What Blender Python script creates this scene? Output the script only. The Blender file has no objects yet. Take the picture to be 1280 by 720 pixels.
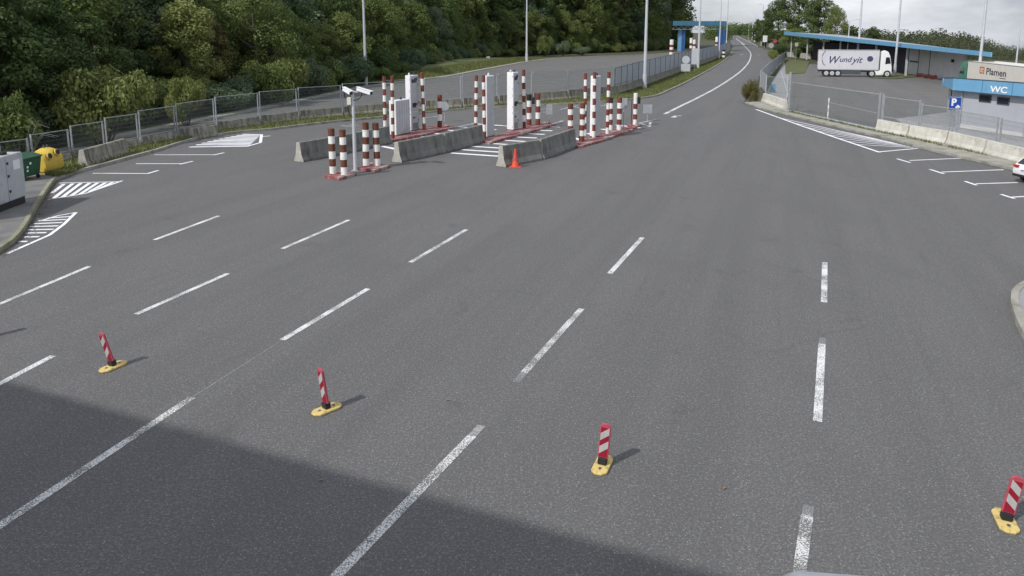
import bpy, bmesh, math, random
import numpy as np
from mathutils import Vector, Matrix
random.seed(7)
rng = np.random.default_rng(7)
R = math.radians
sc = bpy.context.scene
C = bpy.data.collections.new('place'); sc.collection.children.link(C)

# ------------------------------------------------------------------ camera
F, PIT, H = 971.0, R(10.0), 6.0            # focal length in pixels of a 1280 wide frame, pitch, mast height
HOR = 40.0
YP = HOR + F * math.tan(PIT)
cd = bpy.data.cameras.new('camera'); cam = bpy.data.objects.new('camera', cd); sc.collection.objects.link(cam)
cam.location = (0, 0, H); cam.rotation_euler = (math.pi / 2 - PIT, 0, 0)
cd.sensor_width = 36.0; cd.lens = F / 1280 * 36.0
cd.shift_y = -(360 - YP) / 1280
cd.clip_start = 0.05; cd.clip_end = 9000
sc.camera = cam

# ------------------------------------------------------------------ light
SUN_EL, SUN_AZ = R(43), R(229)             # azimuth clockwise from +Y
w = bpy.data.worlds.new('World'); sc.world = w; w.use_nodes = True
nt = w.node_tree; bg = nt.nodes['Background']
sky = nt.nodes.new('ShaderNodeTexSky'); sky.sky_type = 'NISHITA'; sky.sun_disc = False
sky.sun_elevation = SUN_EL; sky.sun_rotation = SUN_AZ; sky.dust_density = 2.0
tc = nt.nodes.new('ShaderNodeTexCoord')
cn = nt.nodes.new('ShaderNodeTexNoise'); cn.inputs['Scale'].default_value = 3.2; cn.inputs['Detail'].default_value = 6
mp = nt.nodes.new('ShaderNodeMapping'); mp.inputs['Scale'].default_value = (1, 1, 3.2)
cr = nt.nodes.new('ShaderNodeValToRGB')
cr.color_ramp.elements[0].position = 0.32; cr.color_ramp.elements[0].color = (0.80, 0.80, 0.80, 1)
cr.color_ramp.elements[1].position = 0.66; cr.color_ramp.elements[1].color = (0.96, 0.96, 0.96, 1)
mx = nt.nodes.new('ShaderNodeMix'); mx.data_type = 'RGBA'
c2 = nt.nodes.new('ShaderNodeTexNoise'); c2.inputs['Scale'].default_value = 5.0; c2.inputs['Detail'].default_value = 7; c2.inputs['Roughness'].default_value = .55
c3 = nt.nodes.new('ShaderNodeValToRGB')                # broken cloud, slate grey to pale
c3.color_ramp.elements[0].position = 0.36; c3.color_ramp.elements[0].color = (1.15, 1.24, 1.42, 1)
c3.color_ramp.elements[1].position = 0.66; c3.color_ramp.elements[1].color = (2.55, 2.62, 2.75, 1)
nt.links.new(mp.outputs[0], c2.inputs[0]); nt.links.new(c2.outputs[0], c3.inputs[0]); nt.links.new(c3.outputs[0], mx.inputs[7])
nt.links.new(tc.outputs['Generated'], mp.inputs[0]); nt.links.new(mp.outputs[0], cn.inputs[0])
nt.links.new(cn.outputs[0], cr.inputs[0]); nt.links.new(cr.outputs[0], mx.inputs[0])
nt.links.new(sky.outputs[0], mx.inputs[6]); nt.links.new(mx.outputs[2], bg.inputs[0])
bg.inputs[1].default_value = 0.15
sl = bpy.data.lights.new('sun', 'SUN'); so = bpy.data.objects.new('sun', sl); sc.collection.objects.link(so)
sl.energy = 1.35; sl.angle = R(1.1); sl.color = (1.0, 0.97, 0.93)
sd = Vector((math.sin(SUN_AZ) * math.cos(SUN_EL), math.cos(SUN_AZ) * math.cos(SUN_EL), math.sin(SUN_EL)))
so.rotation_euler = sd.to_track_quat('Z', 'Y').to_euler(); so.location = sd * 80
sc.view_settings.view_transform = 'Standard'; sc.view_settings.look = 'None'
sc.view_settings.exposure = 1.28; sc.view_settings.gamma = 1.0

# ------------------------------------------------------------------ survey helpers: a photo point and an elevation give a place
def ray(x, y):
    c, s = math.cos(PIT), math.sin(PIT); u, v = (x - 640) / F, (y - YP) / F
    return Vector((u, c - v * s, -s - v * c))
def G(x, y, z=0.0):
    d = ray(x, y); t = (z - H) / d.z
    return Vector((d.x * t, d.y * t, z))
def HT(x, y, yt):                           # height of something that stands at (x, y) and ends at row yt
    g = G(x, y); d = ray(x, yt)
    return H + d.z * g.y / d.y
def PX(x, y):                               # metres per pixel there
    return G(x, y).y / F
def lerp(a, b, t): return a + (b - a) * t
def interp(pts, x):
    for (x0, y0), (x1, y1) in zip(pts, pts[1:]):
        if x <= x1 or (x1, y1) == pts[-1]:
            return y0 + (y1 - y0) * (x - x0) / (x1 - x0)

# ------------------------------------------------------------------ materials
def mat(name, col, rough=0.7, col2=None, scale=3.0, lo=0.35, hi=0.65, bump=0.0, bscale=40.0, metal=0.0, coords='Object',
        stretch=(1, 1, 1), spec=0.3, dirt=None, dscale=1.2, dlo=0.5, dhi=0.7, dstretch=(1, 1, 1), detail=6):
    m = bpy.data.materials.new(name); m.use_nodes = True
    n = m.node_tree; b = n.nodes['Principled BSDF']
    b.inputs['Roughness'].default_value = rough; b.inputs['Metallic'].default_value = metal
    b.inputs['Specular IOR Level'].default_value = spec
    c3 = lambda c: (c[0], c[1], c[2], 1)
    t = n.nodes.new('ShaderNodeTexCoord')
    def noise(sc_, st, det=detail):
        mpn = n.nodes.new('ShaderNodeMapping'); mpn.inputs['Scale'].default_value = st
        nn = n.nodes.new('ShaderNodeTexNoise'); nn.inputs['Scale'].default_value = sc_; nn.inputs['Detail'].default_value = det
        nn.inputs['Roughness'].default_value = 0.62
        n.links.new(t.outputs[coords], mpn.inputs[0]); n.links.new(mpn.outputs[0], nn.inputs[0]); return nn
    def mixc(fac, a, bb):
        x = n.nodes.new('ShaderNodeMix'); x.data_type = 'RGBA'
        n.links.new(fac, x.inputs[0])
        for s, v in ((6, a), (7, bb)):
            if isinstance(v, tuple): x.inputs[s].default_value = v
            else: n.links.new(v, x.inputs[s])
        return x.outputs[2]
    def ramp(src, a, bb):
        r = n.nodes.new('ShaderNodeMapRange'); r.inputs[1].default_value = a; r.inputs[2].default_value = bb
        n.links.new(src, r.inputs[0]); return r.outputs[0]
    out = c3(col)
    if col2 is not None:
        out = mixc(ramp(noise(scale, stretch).outputs[0], lo, hi), c3(col), c3(col2))
    if dirt is not None:
        out = mixc(ramp(noise(dscale, dstretch).outputs[0], dlo, dhi), out, c3(dirt))
    if isinstance(out, tuple): b.inputs['Base Color'].default_value = out
    else: n.links.new(out, b.inputs['Base Color'])
    if bump:
        bn = n.nodes.new('ShaderNodeBump'); bn.inputs['Strength'].default_value = bump; bn.inputs['Distance'].default_value = 0.02
        n.links.new(noise(bscale, (1, 1, 1), 3).outputs[0], bn.inputs['Height']); n.links.new(bn.outputs[0], b.inputs['Normal'])
    return m

def asphalt_mat(name, base, light, patch, spark=0.16, lane=None):
    m = bpy.data.materials.new(name); m.use_nodes = True; n = m.node_tree; L = n.links.new
    b = n.nodes['Principled BSDF']; b.inputs['Roughness'].default_value = 0.88; b.inputs['Specular IOR Level'].default_value = 0.22
    geo = n.nodes.new('ShaderNodeNewGeometry')
    def noise(s, det=4, rot=0, st=(1, 1, 1), rough=.6):
        mpn = n.nodes.new('ShaderNodeMapping'); mpn.vector_type = 'TEXTURE'; mpn.inputs['Scale'].default_value = tuple(1 / q for q in st); mpn.inputs['Rotation'].default_value = (0, 0, -rot)
        nn = n.nodes.new('ShaderNodeTexNoise'); nn.inputs['Scale'].default_value = s; nn.inputs['Detail'].default_value = det; nn.inputs['Roughness'].default_value = rough
        L(geo.outputs['Position'], mpn.inputs[0]); L(mpn.outputs[0], nn.inputs[0]); return nn.outputs[0]
    def rng_(src, a, bb, c=0, d=1):
        r = n.nodes.new('ShaderNodeMapRange'); r.inputs[1].default_value = a; r.inputs[2].default_value = bb; r.inputs[3].default_value = c; r.inputs[4].default_value = d
        L(src, r.inputs[0]); return r.outputs[0]
    def mix(f, a, bb, mode='MIX'):
        x = n.nodes.new('ShaderNodeMix'); x.data_type = 'RGBA'; x.blend_type = mode
        if isinstance(f, float): x.inputs[0].default_value = f
        else: L(f, x.inputs[0])
        for s, v in ((6, a), (7, bb)):
            if isinstance(v, tuple): x.inputs[s].default_value = (*v, 1)
            else: L(v, x.inputs[s])
        return x.outputs[2]
    c = mix(rng_(noise(.16, 5), .35, .65), base, patch)
    c = mix(rng_(noise(.9, 5, R(20), (.85, .035, 1)), .45, .62, 0, .85), c, tuple(v * .70 for v in base))
    c = mix(rng_(noise(.9, 6, R(18), (4.5, .10, 1)), .54, .74, 0, .7), c, tuple(v * .62 for v in base))     # wheel paths along the lanes
    c = mix(rng_(noise(1.7, 4), .58, .75, 0, .45), c, tuple(v * .72 for v in base))                          # old stains
    c = mix(rng_(noise(.45, 6, R(-20), (1, .35, 1)), .50, .68, 0, .7), c, tuple(v * .70 for v in base))
    c = mix(rng_(noise(.30, 4, R(20), (1, .22, 1)), .54, .70, 0, .6), c, tuple(v * 1.22 for v in base))       # bleached strips     # broad worn patches
    c = mix(rng_(noise(7, 4), .50, .72, 0, .30), c, tuple(v * .6 for v in base))
    coarse = noise(27, 3, rough=.7)
    c = mix(rng_(noise(11, 3, rough=.7), .38, .60, .55, 0), c, tuple(v * .62 for v in base))
    c = mix(rng_(coarse, .36, .62, .9, 0), c, tuple(v * .46 for v in base))
    c = mix(rng_(coarse, .55, .70, 0, .75), c, tuple(v * 1.6 for v in base))
    c = mix(rng_(noise(.8, 4, R(40)), .63, .72, 0, .6), c, tuple(v * .45 for v in base))                   # oil drips
    ck = n.nodes.new('ShaderNodeTexVoronoi'); ck.feature = 'DISTANCE_TO_EDGE'; ck.inputs['Scale'].default_value = .16
    wv = n.nodes.new('ShaderNodeTexNoise'); wv.inputs['Scale'].default_value = .9; wv.inputs['Detail'].default_value = 5
    va = n.nodes.new('ShaderNodeVectorMath'); va.operation = 'MULTIPLY_ADD'; va.inputs[1].default_value = (1.6, 1.6, 0)
    L(geo.outputs['Position'], wv.inputs[0]); L(wv.outputs['Color'], va.inputs[0]); L(geo.outputs['Position'], va.inputs[2]); L(va.outputs[0], ck.inputs[0])
    km = n.nodes.new('ShaderNodeMath'); km.operation = 'MULTIPLY'; L(rng_(ck.outputs['Distance'], .0015, .0045, 1, 0), km.inputs[0]); L(rng_(noise(.22, 2), 0.47, .58, 0, .45), km.inputs[1])
    c = mix(km.outputs[0], c, tuple(v * .45 for v in base))                                                  # fine cracks
    grain = noise(70, 2, rough=.75)
    c = mix(rng_(grain, .36, .60), tuple(v * .5 for v in base), c)
    vo = n.nodes.new('ShaderNodeTexVoronoi'); vo.inputs['Scale'].default_value = 30
    L(geo.outputs['Position'], vo.inputs[0])
    sp = n.nodes.new('ShaderNodeMath'); sp.operation = 'MULTIPLY'
    L(rng_(vo.outputs['Distance'], .16, .30, 1, 0), sp.inputs[0])
    sx = n.nodes.new('ShaderNodeSeparateColor'); L(vo.outputs['Color'], sx.inputs[0])
    L(rng_(sx.outputs[0], .60, 1.0, 0, .8), sp.inputs[1])
    c = mix(sp.outputs[0], c, light)
    L(c, b.inputs['Base Color'])
    bn = n.nodes.new('ShaderNodeBump'); bn.inputs['Strength'].default_value = .35; bn.inputs['Distance'].default_value = .01
    L(grain, bn.inputs['Height']); L(bn.outputs[0], b.inputs['Normal'])
    return m

def paint_mat(name, col, under, wear=0.5):
    m = bpy.data.materials.new(name); m.use_nodes = True; n = m.node_tree; L = n.links.new
    b = n.nodes['Principled BSDF']; b.inputs['Roughness'].default_value = .8
    geo = n.nodes.new('ShaderNodeNewGeometry')
    a = n.nodes.new('ShaderNodeTexNoise'); a.inputs['Scale'].default_value = 48; a.inputs['Detail'].default_value = 3; a.inputs['Roughness'].default_value = .7
    k = n.nodes.new('ShaderNodeTexNoise'); k.inputs['Scale'].default_value = 1.6; k.inputs['Detail'].default_value = 3
    L(geo.outputs['Position'], a.inputs[0]); L(geo.outputs['Position'], k.inputs[0])
    ad = n.nodes.new('ShaderNodeMath'); ad.operation = 'MULTIPLY_ADD'; L(k.outputs[0], ad.inputs[0]); ad.inputs[1].default_value = .45; L(a.outputs[0], ad.inputs[2])
    r = n.nodes.new('ShaderNodeMapRange'); r.inputs[1].default_value = wear + .20; r.inputs[2].default_value = wear + .29; L(ad.outputs[0], r.inputs[0])
    x = n.nodes.new('ShaderNodeMix'); x.data_type = 'RGBA'; L(r.outputs[0], x.inputs[0])
    x.inputs[6].default_value = (*col, 1); x.inputs[7].default_value = (*under, 1)
    L(x.outputs[2], b.inputs['Base Color']); return m

def leaf_mat(name, c1, c2, trans=0.35):
    m = bpy.data.materials.new(name); m.use_nodes = True; n = m.node_tree; L = n.links.new
    for q in list(n.nodes):
        if q.type != 'OUTPUT_MATERIAL': n.nodes.remove(q)
    out = [q for q in n.nodes][0]
    t = n.nodes.new('ShaderNodeTexCoord'); oi = n.nodes.new('ShaderNodeObjectInfo'); ge = n.nodes.new('ShaderNodeNewGeometry')
    nz = n.nodes.new('ShaderNodeTexNoise'); nz.inputs['Scale'].default_value = .9; nz.inputs['Detail'].default_value = 3
    L(t.outputs['Object'], nz.inputs[0])
    s = n.nodes.new('ShaderNodeMath'); s.operation = 'MULTIPLY_ADD'; L(ge.outputs['Random Per Island'], s.inputs[0]); s.inputs[1].default_value = .45; L(nz.outputs[0], s.inputs[2])
    s2 = n.nodes.new('ShaderNodeMath'); s2.operation = 'MULTIPLY_ADD'; L(oi.outputs['Random'], s2.inputs[0]); s2.inputs[1].default_value = .55; L(s.outputs[0], s2.inputs[2])
    r = n.nodes.new('ShaderNodeMapRange'); r.inputs[1].default_value = .52; r.inputs[2].default_value = 1.32; L(s2.outputs[0], r.inputs[0])
    x = n.nodes.new('ShaderNodeMix'); x.data_type = 'RGBA'; L(r.outputs[0], x.inputs[0]); x.inputs[6].default_value = (*c1, 1); x.inputs[7].default_value = (*c2, 1)
    d = n.nodes.new('ShaderNodeBsdfPrincipled'); d.inputs['Roughness'].default_value = .6; d.inputs['Specular IOR Level'].default_value = .25
    tr = n.nodes.new('ShaderNodeBsdfTranslucent'); ms = n.nodes.new('ShaderNodeMixShader'); ms.inputs[0].default_value = trans
    L(x.outputs[2], d.inputs['Base Color']); L(x.outputs[2], tr.inputs[0])
    L(d.outputs[0], ms.inputs[1]); L(tr.outputs[0], ms.inputs[2]); L(ms.outputs[0], out.inputs[0]); return m

M = {}
ASPH = (.199, .196, .195)
M['asphalt'] = asphalt_mat('asphalt', ASPH, (.40, .395, .385), (.205, .201, .195))
M['yard'] = asphalt_mat('yard_asphalt', (.215, .210, .203), (.36, .36, .35), (.25, .245, .236))
M['paint'] = paint_mat('road_paint', (.70, .70, .69), (.14, .14, .135), .51)
M['worn_paint'] = paint_mat('worn_road_paint', (.66, .66, .65), (.14, .14, .135), .47)
M['bay_paint'] = paint_mat('bay_paint', (.80, .80, .84), (.2, .2, .2), .62)
M['faint_paint'] = paint_mat('faint_paint', (.36, .36, .36), (.15, .15, .15), .42)
M['ground'] = mat('ground', (.045, .055, .022), .95, (.085, .075, .045), .5, bump=.5, bscale=6)
M['grass'] = mat('grass', (.070, .092, .028), .95, (.125, .13, .055), .8, bump=.5, bscale=12, dirt=(.11, .095, .06), dscale=.7, dlo=.55, dhi=.75)
M['blade'] = leaf_mat('grass_blade', (.075, .11, .028), (.19, .20, .075), .3)
M['concrete'] = mat('concrete', (.225, .22, .205), .9, (.15, .147, .135), 2.2, bump=.35, bscale=25, dirt=(.055, .052, .045), dscale=3.0, dlo=.53, dhi=.74, dstretch=(1, 1, .22))
M['concrete_end'] = mat('pale_concrete', (.42, .41, .37), .9, (.30, .29, .26), 3, bump=.3, bscale=25)
M['old_concrete'] = mat('old_concrete', (.31, .29, .24), .92, (.19, .175, .14), 2.5, bump=.4, bscale=20, dirt=(.06, .055, .045), dscale=3.2, dlo=.48, dhi=.70, dstretch=(1.4, 1.4, .15))
M['white_concrete'] = mat('whitewashed_concrete', (.56, .55, .50), .9, (.42, .40, .35), 2.4, bump=.4, bscale=18, dirt=(.15, .13, .10), dscale=5.5, dlo=.60, dhi=.76)
M['kerb'] = mat('kerb_stone', (.36, .35, .31), .9, (.25, .24, .20), 2, bump=.3, bscale=30, dirt=(.13, .125, .09), dscale=1.2, dlo=.5, dhi=.75)
M['kerb_left'] = mat('mossy_kerb', (.30, .29, .21), .9, (.19, .185, .12), 2, bump=.3, bscale=30)
M['paving'] = mat('shaded_pavement_concrete', (.20, .197, .19), .92, (.14, .138, .135), 1.2, bump=.3, bscale=25, dirt=(.1, .1, .1), dscale=.7, dlo=.5, dhi=.75)  # concrete colour darkened to carry the shade of cabinet and trees
M['pale_paving'] = mat('pale_paving', (.30, .30, .30), .92, (.24, .24, .24), 1.2, bump=.2, bscale=25)
M['red_kerb'] = mat('worn_red_kerb_paint', (.205, .058, .06), .9, (.29, .13, .125), 2.5, dirt=(.34, .30, .28), dscale=3.2, dlo=.50, dhi=.62)
M['band_red'] = mat('brown_red_band', (.19, .052, .038), .75, (.14, .04, .03), 3, dirt=(.09, .035, .025), dscale=4, dlo=.6, dhi=.8)
M['band_rust'] = mat('faded_brown_band', (.15, .058, .034), .8, (.11, .042, .026), 3, dirt=(.10, .04, .025), dscale=5, dlo=.55, dhi=.8)
M['band_white'] = mat('white_band', (.78, .78, .76), .7, (.66, .66, .63), 3, dirt=(.34, .31, .27), dscale=5, dlo=.56, dhi=.78)
M['cab_white'] = mat('white_enamel', (.78, .78, .80), .45, (.70, .70, .72), 1.5, dirt=(.45, .45, .46), dscale=1.6, dlo=.62, dhi=.85, dstretch=(1, 1, .3))
M['cab_grey'] = mat('grey_enamel', (.47, .48, .49), .5, (.42, .43, .44), 1.5, dirt=(.27, .27, .26), dscale=2, dlo=.54, dhi=.85)
M['galv'] = mat('galvanised_steel', (.42, .44, .46), .5, (.33, .35, .37), 4, metal=.35)
M['galv_pale'] = mat('pale_galvanised_steel', (.55, .57, .60), .5, (.47, .49, .52), 2, metal=.15)
M['dark_steel'] = mat('dark_steel', (.10, .11, .13), .5, (.07, .08, .09), 4, metal=.3)
M['black'] = mat('black_plastic', (.018, .018, .02), .5, (.03, .03, .03), 5)
M['rubber'] = mat('tyre_rubber', (.022, .022, .023), .85, (.035, .034, .033), 6)
M['wire'] = mat('fence_wire', (.22, .26, .25), .6, (.16, .2, .19), 3, metal=.3)
M['sheet'] = mat('fence_sheet', (.36, .38, .41), .55, (.30, .32, .35), 1, metal=.1)
M['yellow'] = mat('yellow_plastic', (.62, .44, .07), .55, (.54, .37, .06), 4, dirt=(.20, .15, .06), dscale=5, dlo=.62, dhi=.8)
M['base_yellow'] = mat('pale_yellow_rubber', (.66, .52, .20), .75, (.58, .43, .15), 8, dirt=(.20, .16, .09), dscale=16, dlo=.55, dhi=.72)
M['green'] = mat('green_plastic', (.025, .09, .045), .5, (.018, .07, .035), 3)
M['sign_red'] = mat('reflective_red', (.27, .012, .03), .5, (.23, .01, .026), 8)
M['rim_pink'] = mat('faded_red_rim', (.46, .085, .115), .6, (.40, .06, .09), 8)
M['sign_white'] = mat('reflective_white', (.44, .43, .42), .5, (.37, .36, .35), 8, dirt=(.40, .37, .34), dscale=14, dlo=.58, dhi=.8)
M['orange'] = mat('orange_cone', (.62, .085, .04), .6, (.52, .07, .035), 6, dirt=(.3, .06, .04), dscale=8, dlo=.6, dhi=.8)
M['blue_fascia'] = mat('sky_blue_fascia', (.15, .345, .53), .55, (.135, .315, .49), .8, dirt=(.10, .22, .36), dscale=1.5, dlo=.6, dhi=.85, dstretch=(1, 1, .3))
M['teal_fascia'] = mat('steel_blue_fascia', (.07, .20, .30), .6, (.06, .17, .26), .8)
M['blue'] = mat('booth_blue', (.035, .11, .28), .5, (.03, .09, .24), 1)
M['pale_blue'] = mat('booth_pale_blue', (.16, .32, .52), .5, (.13, .28, .47), 1)
M['sign_blue'] = mat('sign_blue', (.015, .075, .36), .45, (.013, .065, .32), 4)
M['print_white'] = mat('print_white', (.80, .80, .80), .6, (.74, .74, .74), 6)
M['print_dark'] = mat('print_dark', (.05, .05, .07), .6, (.04, .04, .06), 6)
M['print_purple'] = mat('print_purple', (.075, .06, .15), .6, (.06, .05, .12), 6)
M['print_orange'] = mat('print_orange', (.55, .16, .05), .6, (.5, .14, .05), 6)
M['wall_grey'] = mat('grey_wall_panel', (.58, .58, .58), .8, (.51, .51, .51), .8, dirt=(.38, .38, .38), dscale=1.3, dlo=.6, dhi=.85, dstretch=(1, 1, .25))
M['wc_wall'] = mat('grey_render', (.38, .395, .43), .85, (.345, .36, .395), 1, bump=.15, bscale=60, dirt=(.30, .30, .30), dscale=1.2, dlo=.6, dhi=.85, dstretch=(1, 1, .2))
M['bay_dark'] = mat('dark_bay_wall', (.055, .05, .075), .8, (.04, .038, .055), 1)  # near-black tone of the wall filling the open bays
M['glass'] = mat('dark_glass', (.012, .014, .022), .08, (.02, .022, .03), 1, spec=.5)
M['car_white'] = mat('white_car_paint', (.78, .78, .79), .25, (.75, .75, .76), 1, spec=.5)
M['tilt_white'] = mat('white_trailer_side', (.58, .58, .61), .5, (.52, .52, .55), .8, dirt=(.40, .40, .41), dscale=1.2, dlo=.62, dhi=.85, dstretch=(1, 1, .3))
M['tilt_cream'] = mat('cream_tarpaulin', (.66, .64, .58), .6, (.60, .58, .52), .8, dirt=(.48, .46, .39), dscale=1.4, dlo=.66, dhi=.9, dstretch=(1, 1, .3))
M['cab_green'] = mat('green_cab_paint', (.03, .22, .13), .35, (.025, .18, .11), 1, spec=.5)
M['lamp_red'] = mat('red_lamp', (.45, .02, .03), .3, (.4, .02, .03), 4)
M['pallet'] = mat('rusty_red_steel', (.14, .03, .025), .8, (.09, .025, .02), 3)
M['dry_leaf'] = mat('dry_leaf', (.34, .18, .09), .8, (.26, .13, .06), 30)
M['bark'] = mat('bark', (.10, .085, .065), .95, (.06, .05, .04), 6, bump=.6, bscale=14)
M['pale_bark'] = mat('pale_bark', (.32, .30, .27), .9, (.18, .165, .15), 3, bump=.4, bscale=14)
M['leaf_dark'] = leaf_mat('dark_leaves', (.046, .082, .028), (.12, .165, .052))
M['leaf_mid'] = leaf_mat('mid_leaves', (.072, .118, .030), (.185, .225, .068))
M['leaf_light'] = leaf_mat('yellow_green_leaves', (.095, .135, .036), (.25, .275, .09))
M['leaf_rust'] = leaf_mat('rusty_leaves', (.075, .085, .03), (.18, .16, .06))
M['leaf_bluish'] = leaf_mat('bluish_leaves', (.055, .095, .05), (.17, .22, .12))
M['leaf_far'] = leaf_mat('far_leaves', (.045, .065, .035), (.105, .12, .06))

# ------------------------------------------------------------------ mesh helpers
class MB:
    def __init__(s): s.v, s.f, s.m, s.mats = [], [], [], []
    def mi(s, m):
        m = M[m] if isinstance(m, str) else m
        if m not in s.mats: s.mats.append(m)
        return s.mats.index(m)
    def add(s, vs, fs, m):
        k = len(s.v); s.v += [Vector(p) for p in vs]; i = s.mi(m)
        for f in fs: s.f.append([k + q for q in f]); s.m.append(i)
        return s
    def box(s, x0, x1, y0, y1, z0, z1, m):
        return s.add([(x0, y0, z0), (x1, y0, z0), (x1, y1, z0), (x0, y1, z0), (x0, y0, z1), (x1, y0, z1), (x1, y1, z1), (x0, y1, z1)],
                     [(3, 2, 1, 0), (4, 5, 6, 7), (0, 1, 5, 4), (1, 2, 6, 5), (2, 3, 7, 6), (3, 0, 4, 7)], m)
    def bar(s, a, b, w, h, m, up=(0, 0, 1)):      # rectangular bar from a to b
        a, b = Vector(a), Vector(b); d = (b - a).normalized(); u = Vector(up)
        if abs(d.dot(u)) > .98: u = Vector((0, 1, 0))
        n = d.cross(u).normalized(); u = n.cross(d).normalized()
        q = [(-w / 2, -h / 2), (w / 2, -h / 2), (w / 2, h / 2), (-w / 2, h / 2)]
        return s.add([a + n * i + u * j for i, j in q] + [b + n * i + u * j for i, j in q],
                     [(0, 1, 2, 3), (7, 6, 5, 4), (0, 4, 5, 1), (1, 5, 6, 2), (2, 6, 7, 3), (3, 7, 4, 0)], m)
    def cyl(s, a, b, r0, r1=None, n=12, m='galv', cap=True):
        a, b = Vector(a), Vector(b); r1 = r0 if r1 is None else r1
        d = (b - a).normalized(); u = Vector((0, 0, 1)) if abs(d.z) < .9 else Vector((1, 0, 0))
        e = d.cross(u).normalized(); f = d.cross(e)
        vs = [a + (e * math.cos(2 * math.pi * i / n) + f * math.sin(2 * math.pi * i / n)) * r0 for i in range(n)]
        vs += [b + (e * math.cos(2 * math.pi * i / n) + f * math.sin(2 * math.pi * i / n)) * r1 for i in range(n)]
        fs = [(i, i + n, (i + 1) % n + n, (i + 1) % n) for i in range(n)]
        if cap: fs += [tuple(range(n)), tuple(range(2 * n - 1, n - 1, -1))]
        return s.add(vs, fs, m)
    def tube(s, pts, r, n=6, m='black', r1=None):
        for i, (a, b) in enumerate(zip(pts, pts[1:])):
            k = len(pts) - 1
            ra = r if r1 is None else lerp(r, r1, i / k); rb = r if r1 is None else lerp(r, r1, (i + 1) / k)
            s.cyl(a, b, ra, rb, n, m, True)
        return s
    def lathe(s, prof, m, n=16, c=(0, 0, 0)):
        c = Vector(c); vs = []
        for r, z in prof: vs += [c + Vector((r * math.cos(2 * math.pi * i / n), r * math.sin(2 * math.pi * i / n), z)) for i in range(n)]
        fs = []
        for j in range(len(prof) - 1):
            fs += [(j * n + i, j * n + (i + 1) % n, (j + 1) * n + (i + 1) % n, (j + 1) * n + i) for i in range(n)]
        fs += [tuple(range(n - 1, -1, -1)), tuple(range((len(prof) - 1) * n, len(prof) * n))]
        return s.add(vs, fs, m)
    def prism(s, poly, z0, z1, m, mtop=None):
        n = len(poly); ar = sum(poly[i][0] * poly[(i + 1) % n][1] - poly[(i + 1) % n][0] * poly[i][1] for i in range(n))
        if ar < 0: poly = poly[::-1]
        zz = lambda z, p: z(p) if callable(z) else z
        vs = [(p[0], p[1], zz(z0, p)) for p in poly] + [(p[0], p[1], zz(z1, p)) for p in poly]
        s.add(vs, [(i, (i + 1) % n, (i + 1) % n + n, i + n) for i in range(n)] + [tuple(range(n - 1, -1, -1))], m)
        k = len(s.v) - n
        s.f.append(list(range(k, k + n))); s.m.append(s.mi(mtop or m)); return s
    def profile(s, prof, a, b, m, mend=None):      # (u, z) outline, u to the left of a->b, swept from a to b
        a, b = Vector(a), Vector(b); d = b - a; d.z = 0; d.normalize(); nv = Vector((-d.y, d.x, 0)); n = len(prof)
        vs = [a + nv * u + Vector((0, 0, z)) for u, z in prof] + [b + nv * u + Vector((0, 0, z)) for u, z in prof]
        s.add(vs, [(i, (i + 1) % n, (i + 1) % n + n, i + n) for i in range(n)], m)
        k = len(s.v) - 2 * n; e = s.mi(mend or m)
        s.f += [list(range(k + n - 1, k - 1, -1)), list(range(k + n, k + 2 * n))]; s.m += [e, e]; return s
    def outline(s, prof, y0, y1, m, mside=None):   # (x, z) outline swept along y
        n = len(prof)
        vs = [(x, y0, z) for x, z in prof] + [(x, y1, z) for x, z in prof]
        s.add(vs, [(i, (i + 1) % n, (i + 1) % n + n, i + n) for i in range(n)], m)
        k = len(s.v) - 2 * n; e = s.mi(mside or m)
        s.f += [list(range(k + n - 1, k - 1, -1)), list(range(k + n, k + 2 * n))]; s.m += [e, e]; return s
    def build(s, name, parent=None, loc=(0, 0, 0), rz=0.0, bevel=0.0, smooth=False, seg=2, rot=None):
        me = bpy.data.meshes.new(name)
        me.from_pydata([tuple(p) for p in s.v], [], s.f)
        for m in s.mats: me.materials.append(m)
        me.polygons.foreach_set('material_index', s.m)
        bm = bmesh.new(); bm.from_mesh(me); bmesh.ops.recalc_face_normals(bm, faces=bm.faces)
        big = [f for f in bm.faces if len(f.verts) > 4 and abs(f.normal.z) < 2]
        bm.to_mesh(me); bm.free()
        if smooth:
            me.polygons.foreach_set('use_smooth', [True] * len(me.polygons))
            try: me.set_sharp_from_angle(angle=R(40))
            except Exception: pass
        me.update()
        o = bpy.data.objects.new(name, me); C.objects.link(o)
        o.location = loc; o.rotation_euler = rot if rot else (0, 0, rz)
        if parent: o.parent = parent
        if bevel:
            b = o.modifiers.new('bevel', 'BEVEL'); b.width = bevel; b.segments = seg; b.limit_method = 'ANGLE'; b.angle_limit = R(35)
        return o

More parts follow.
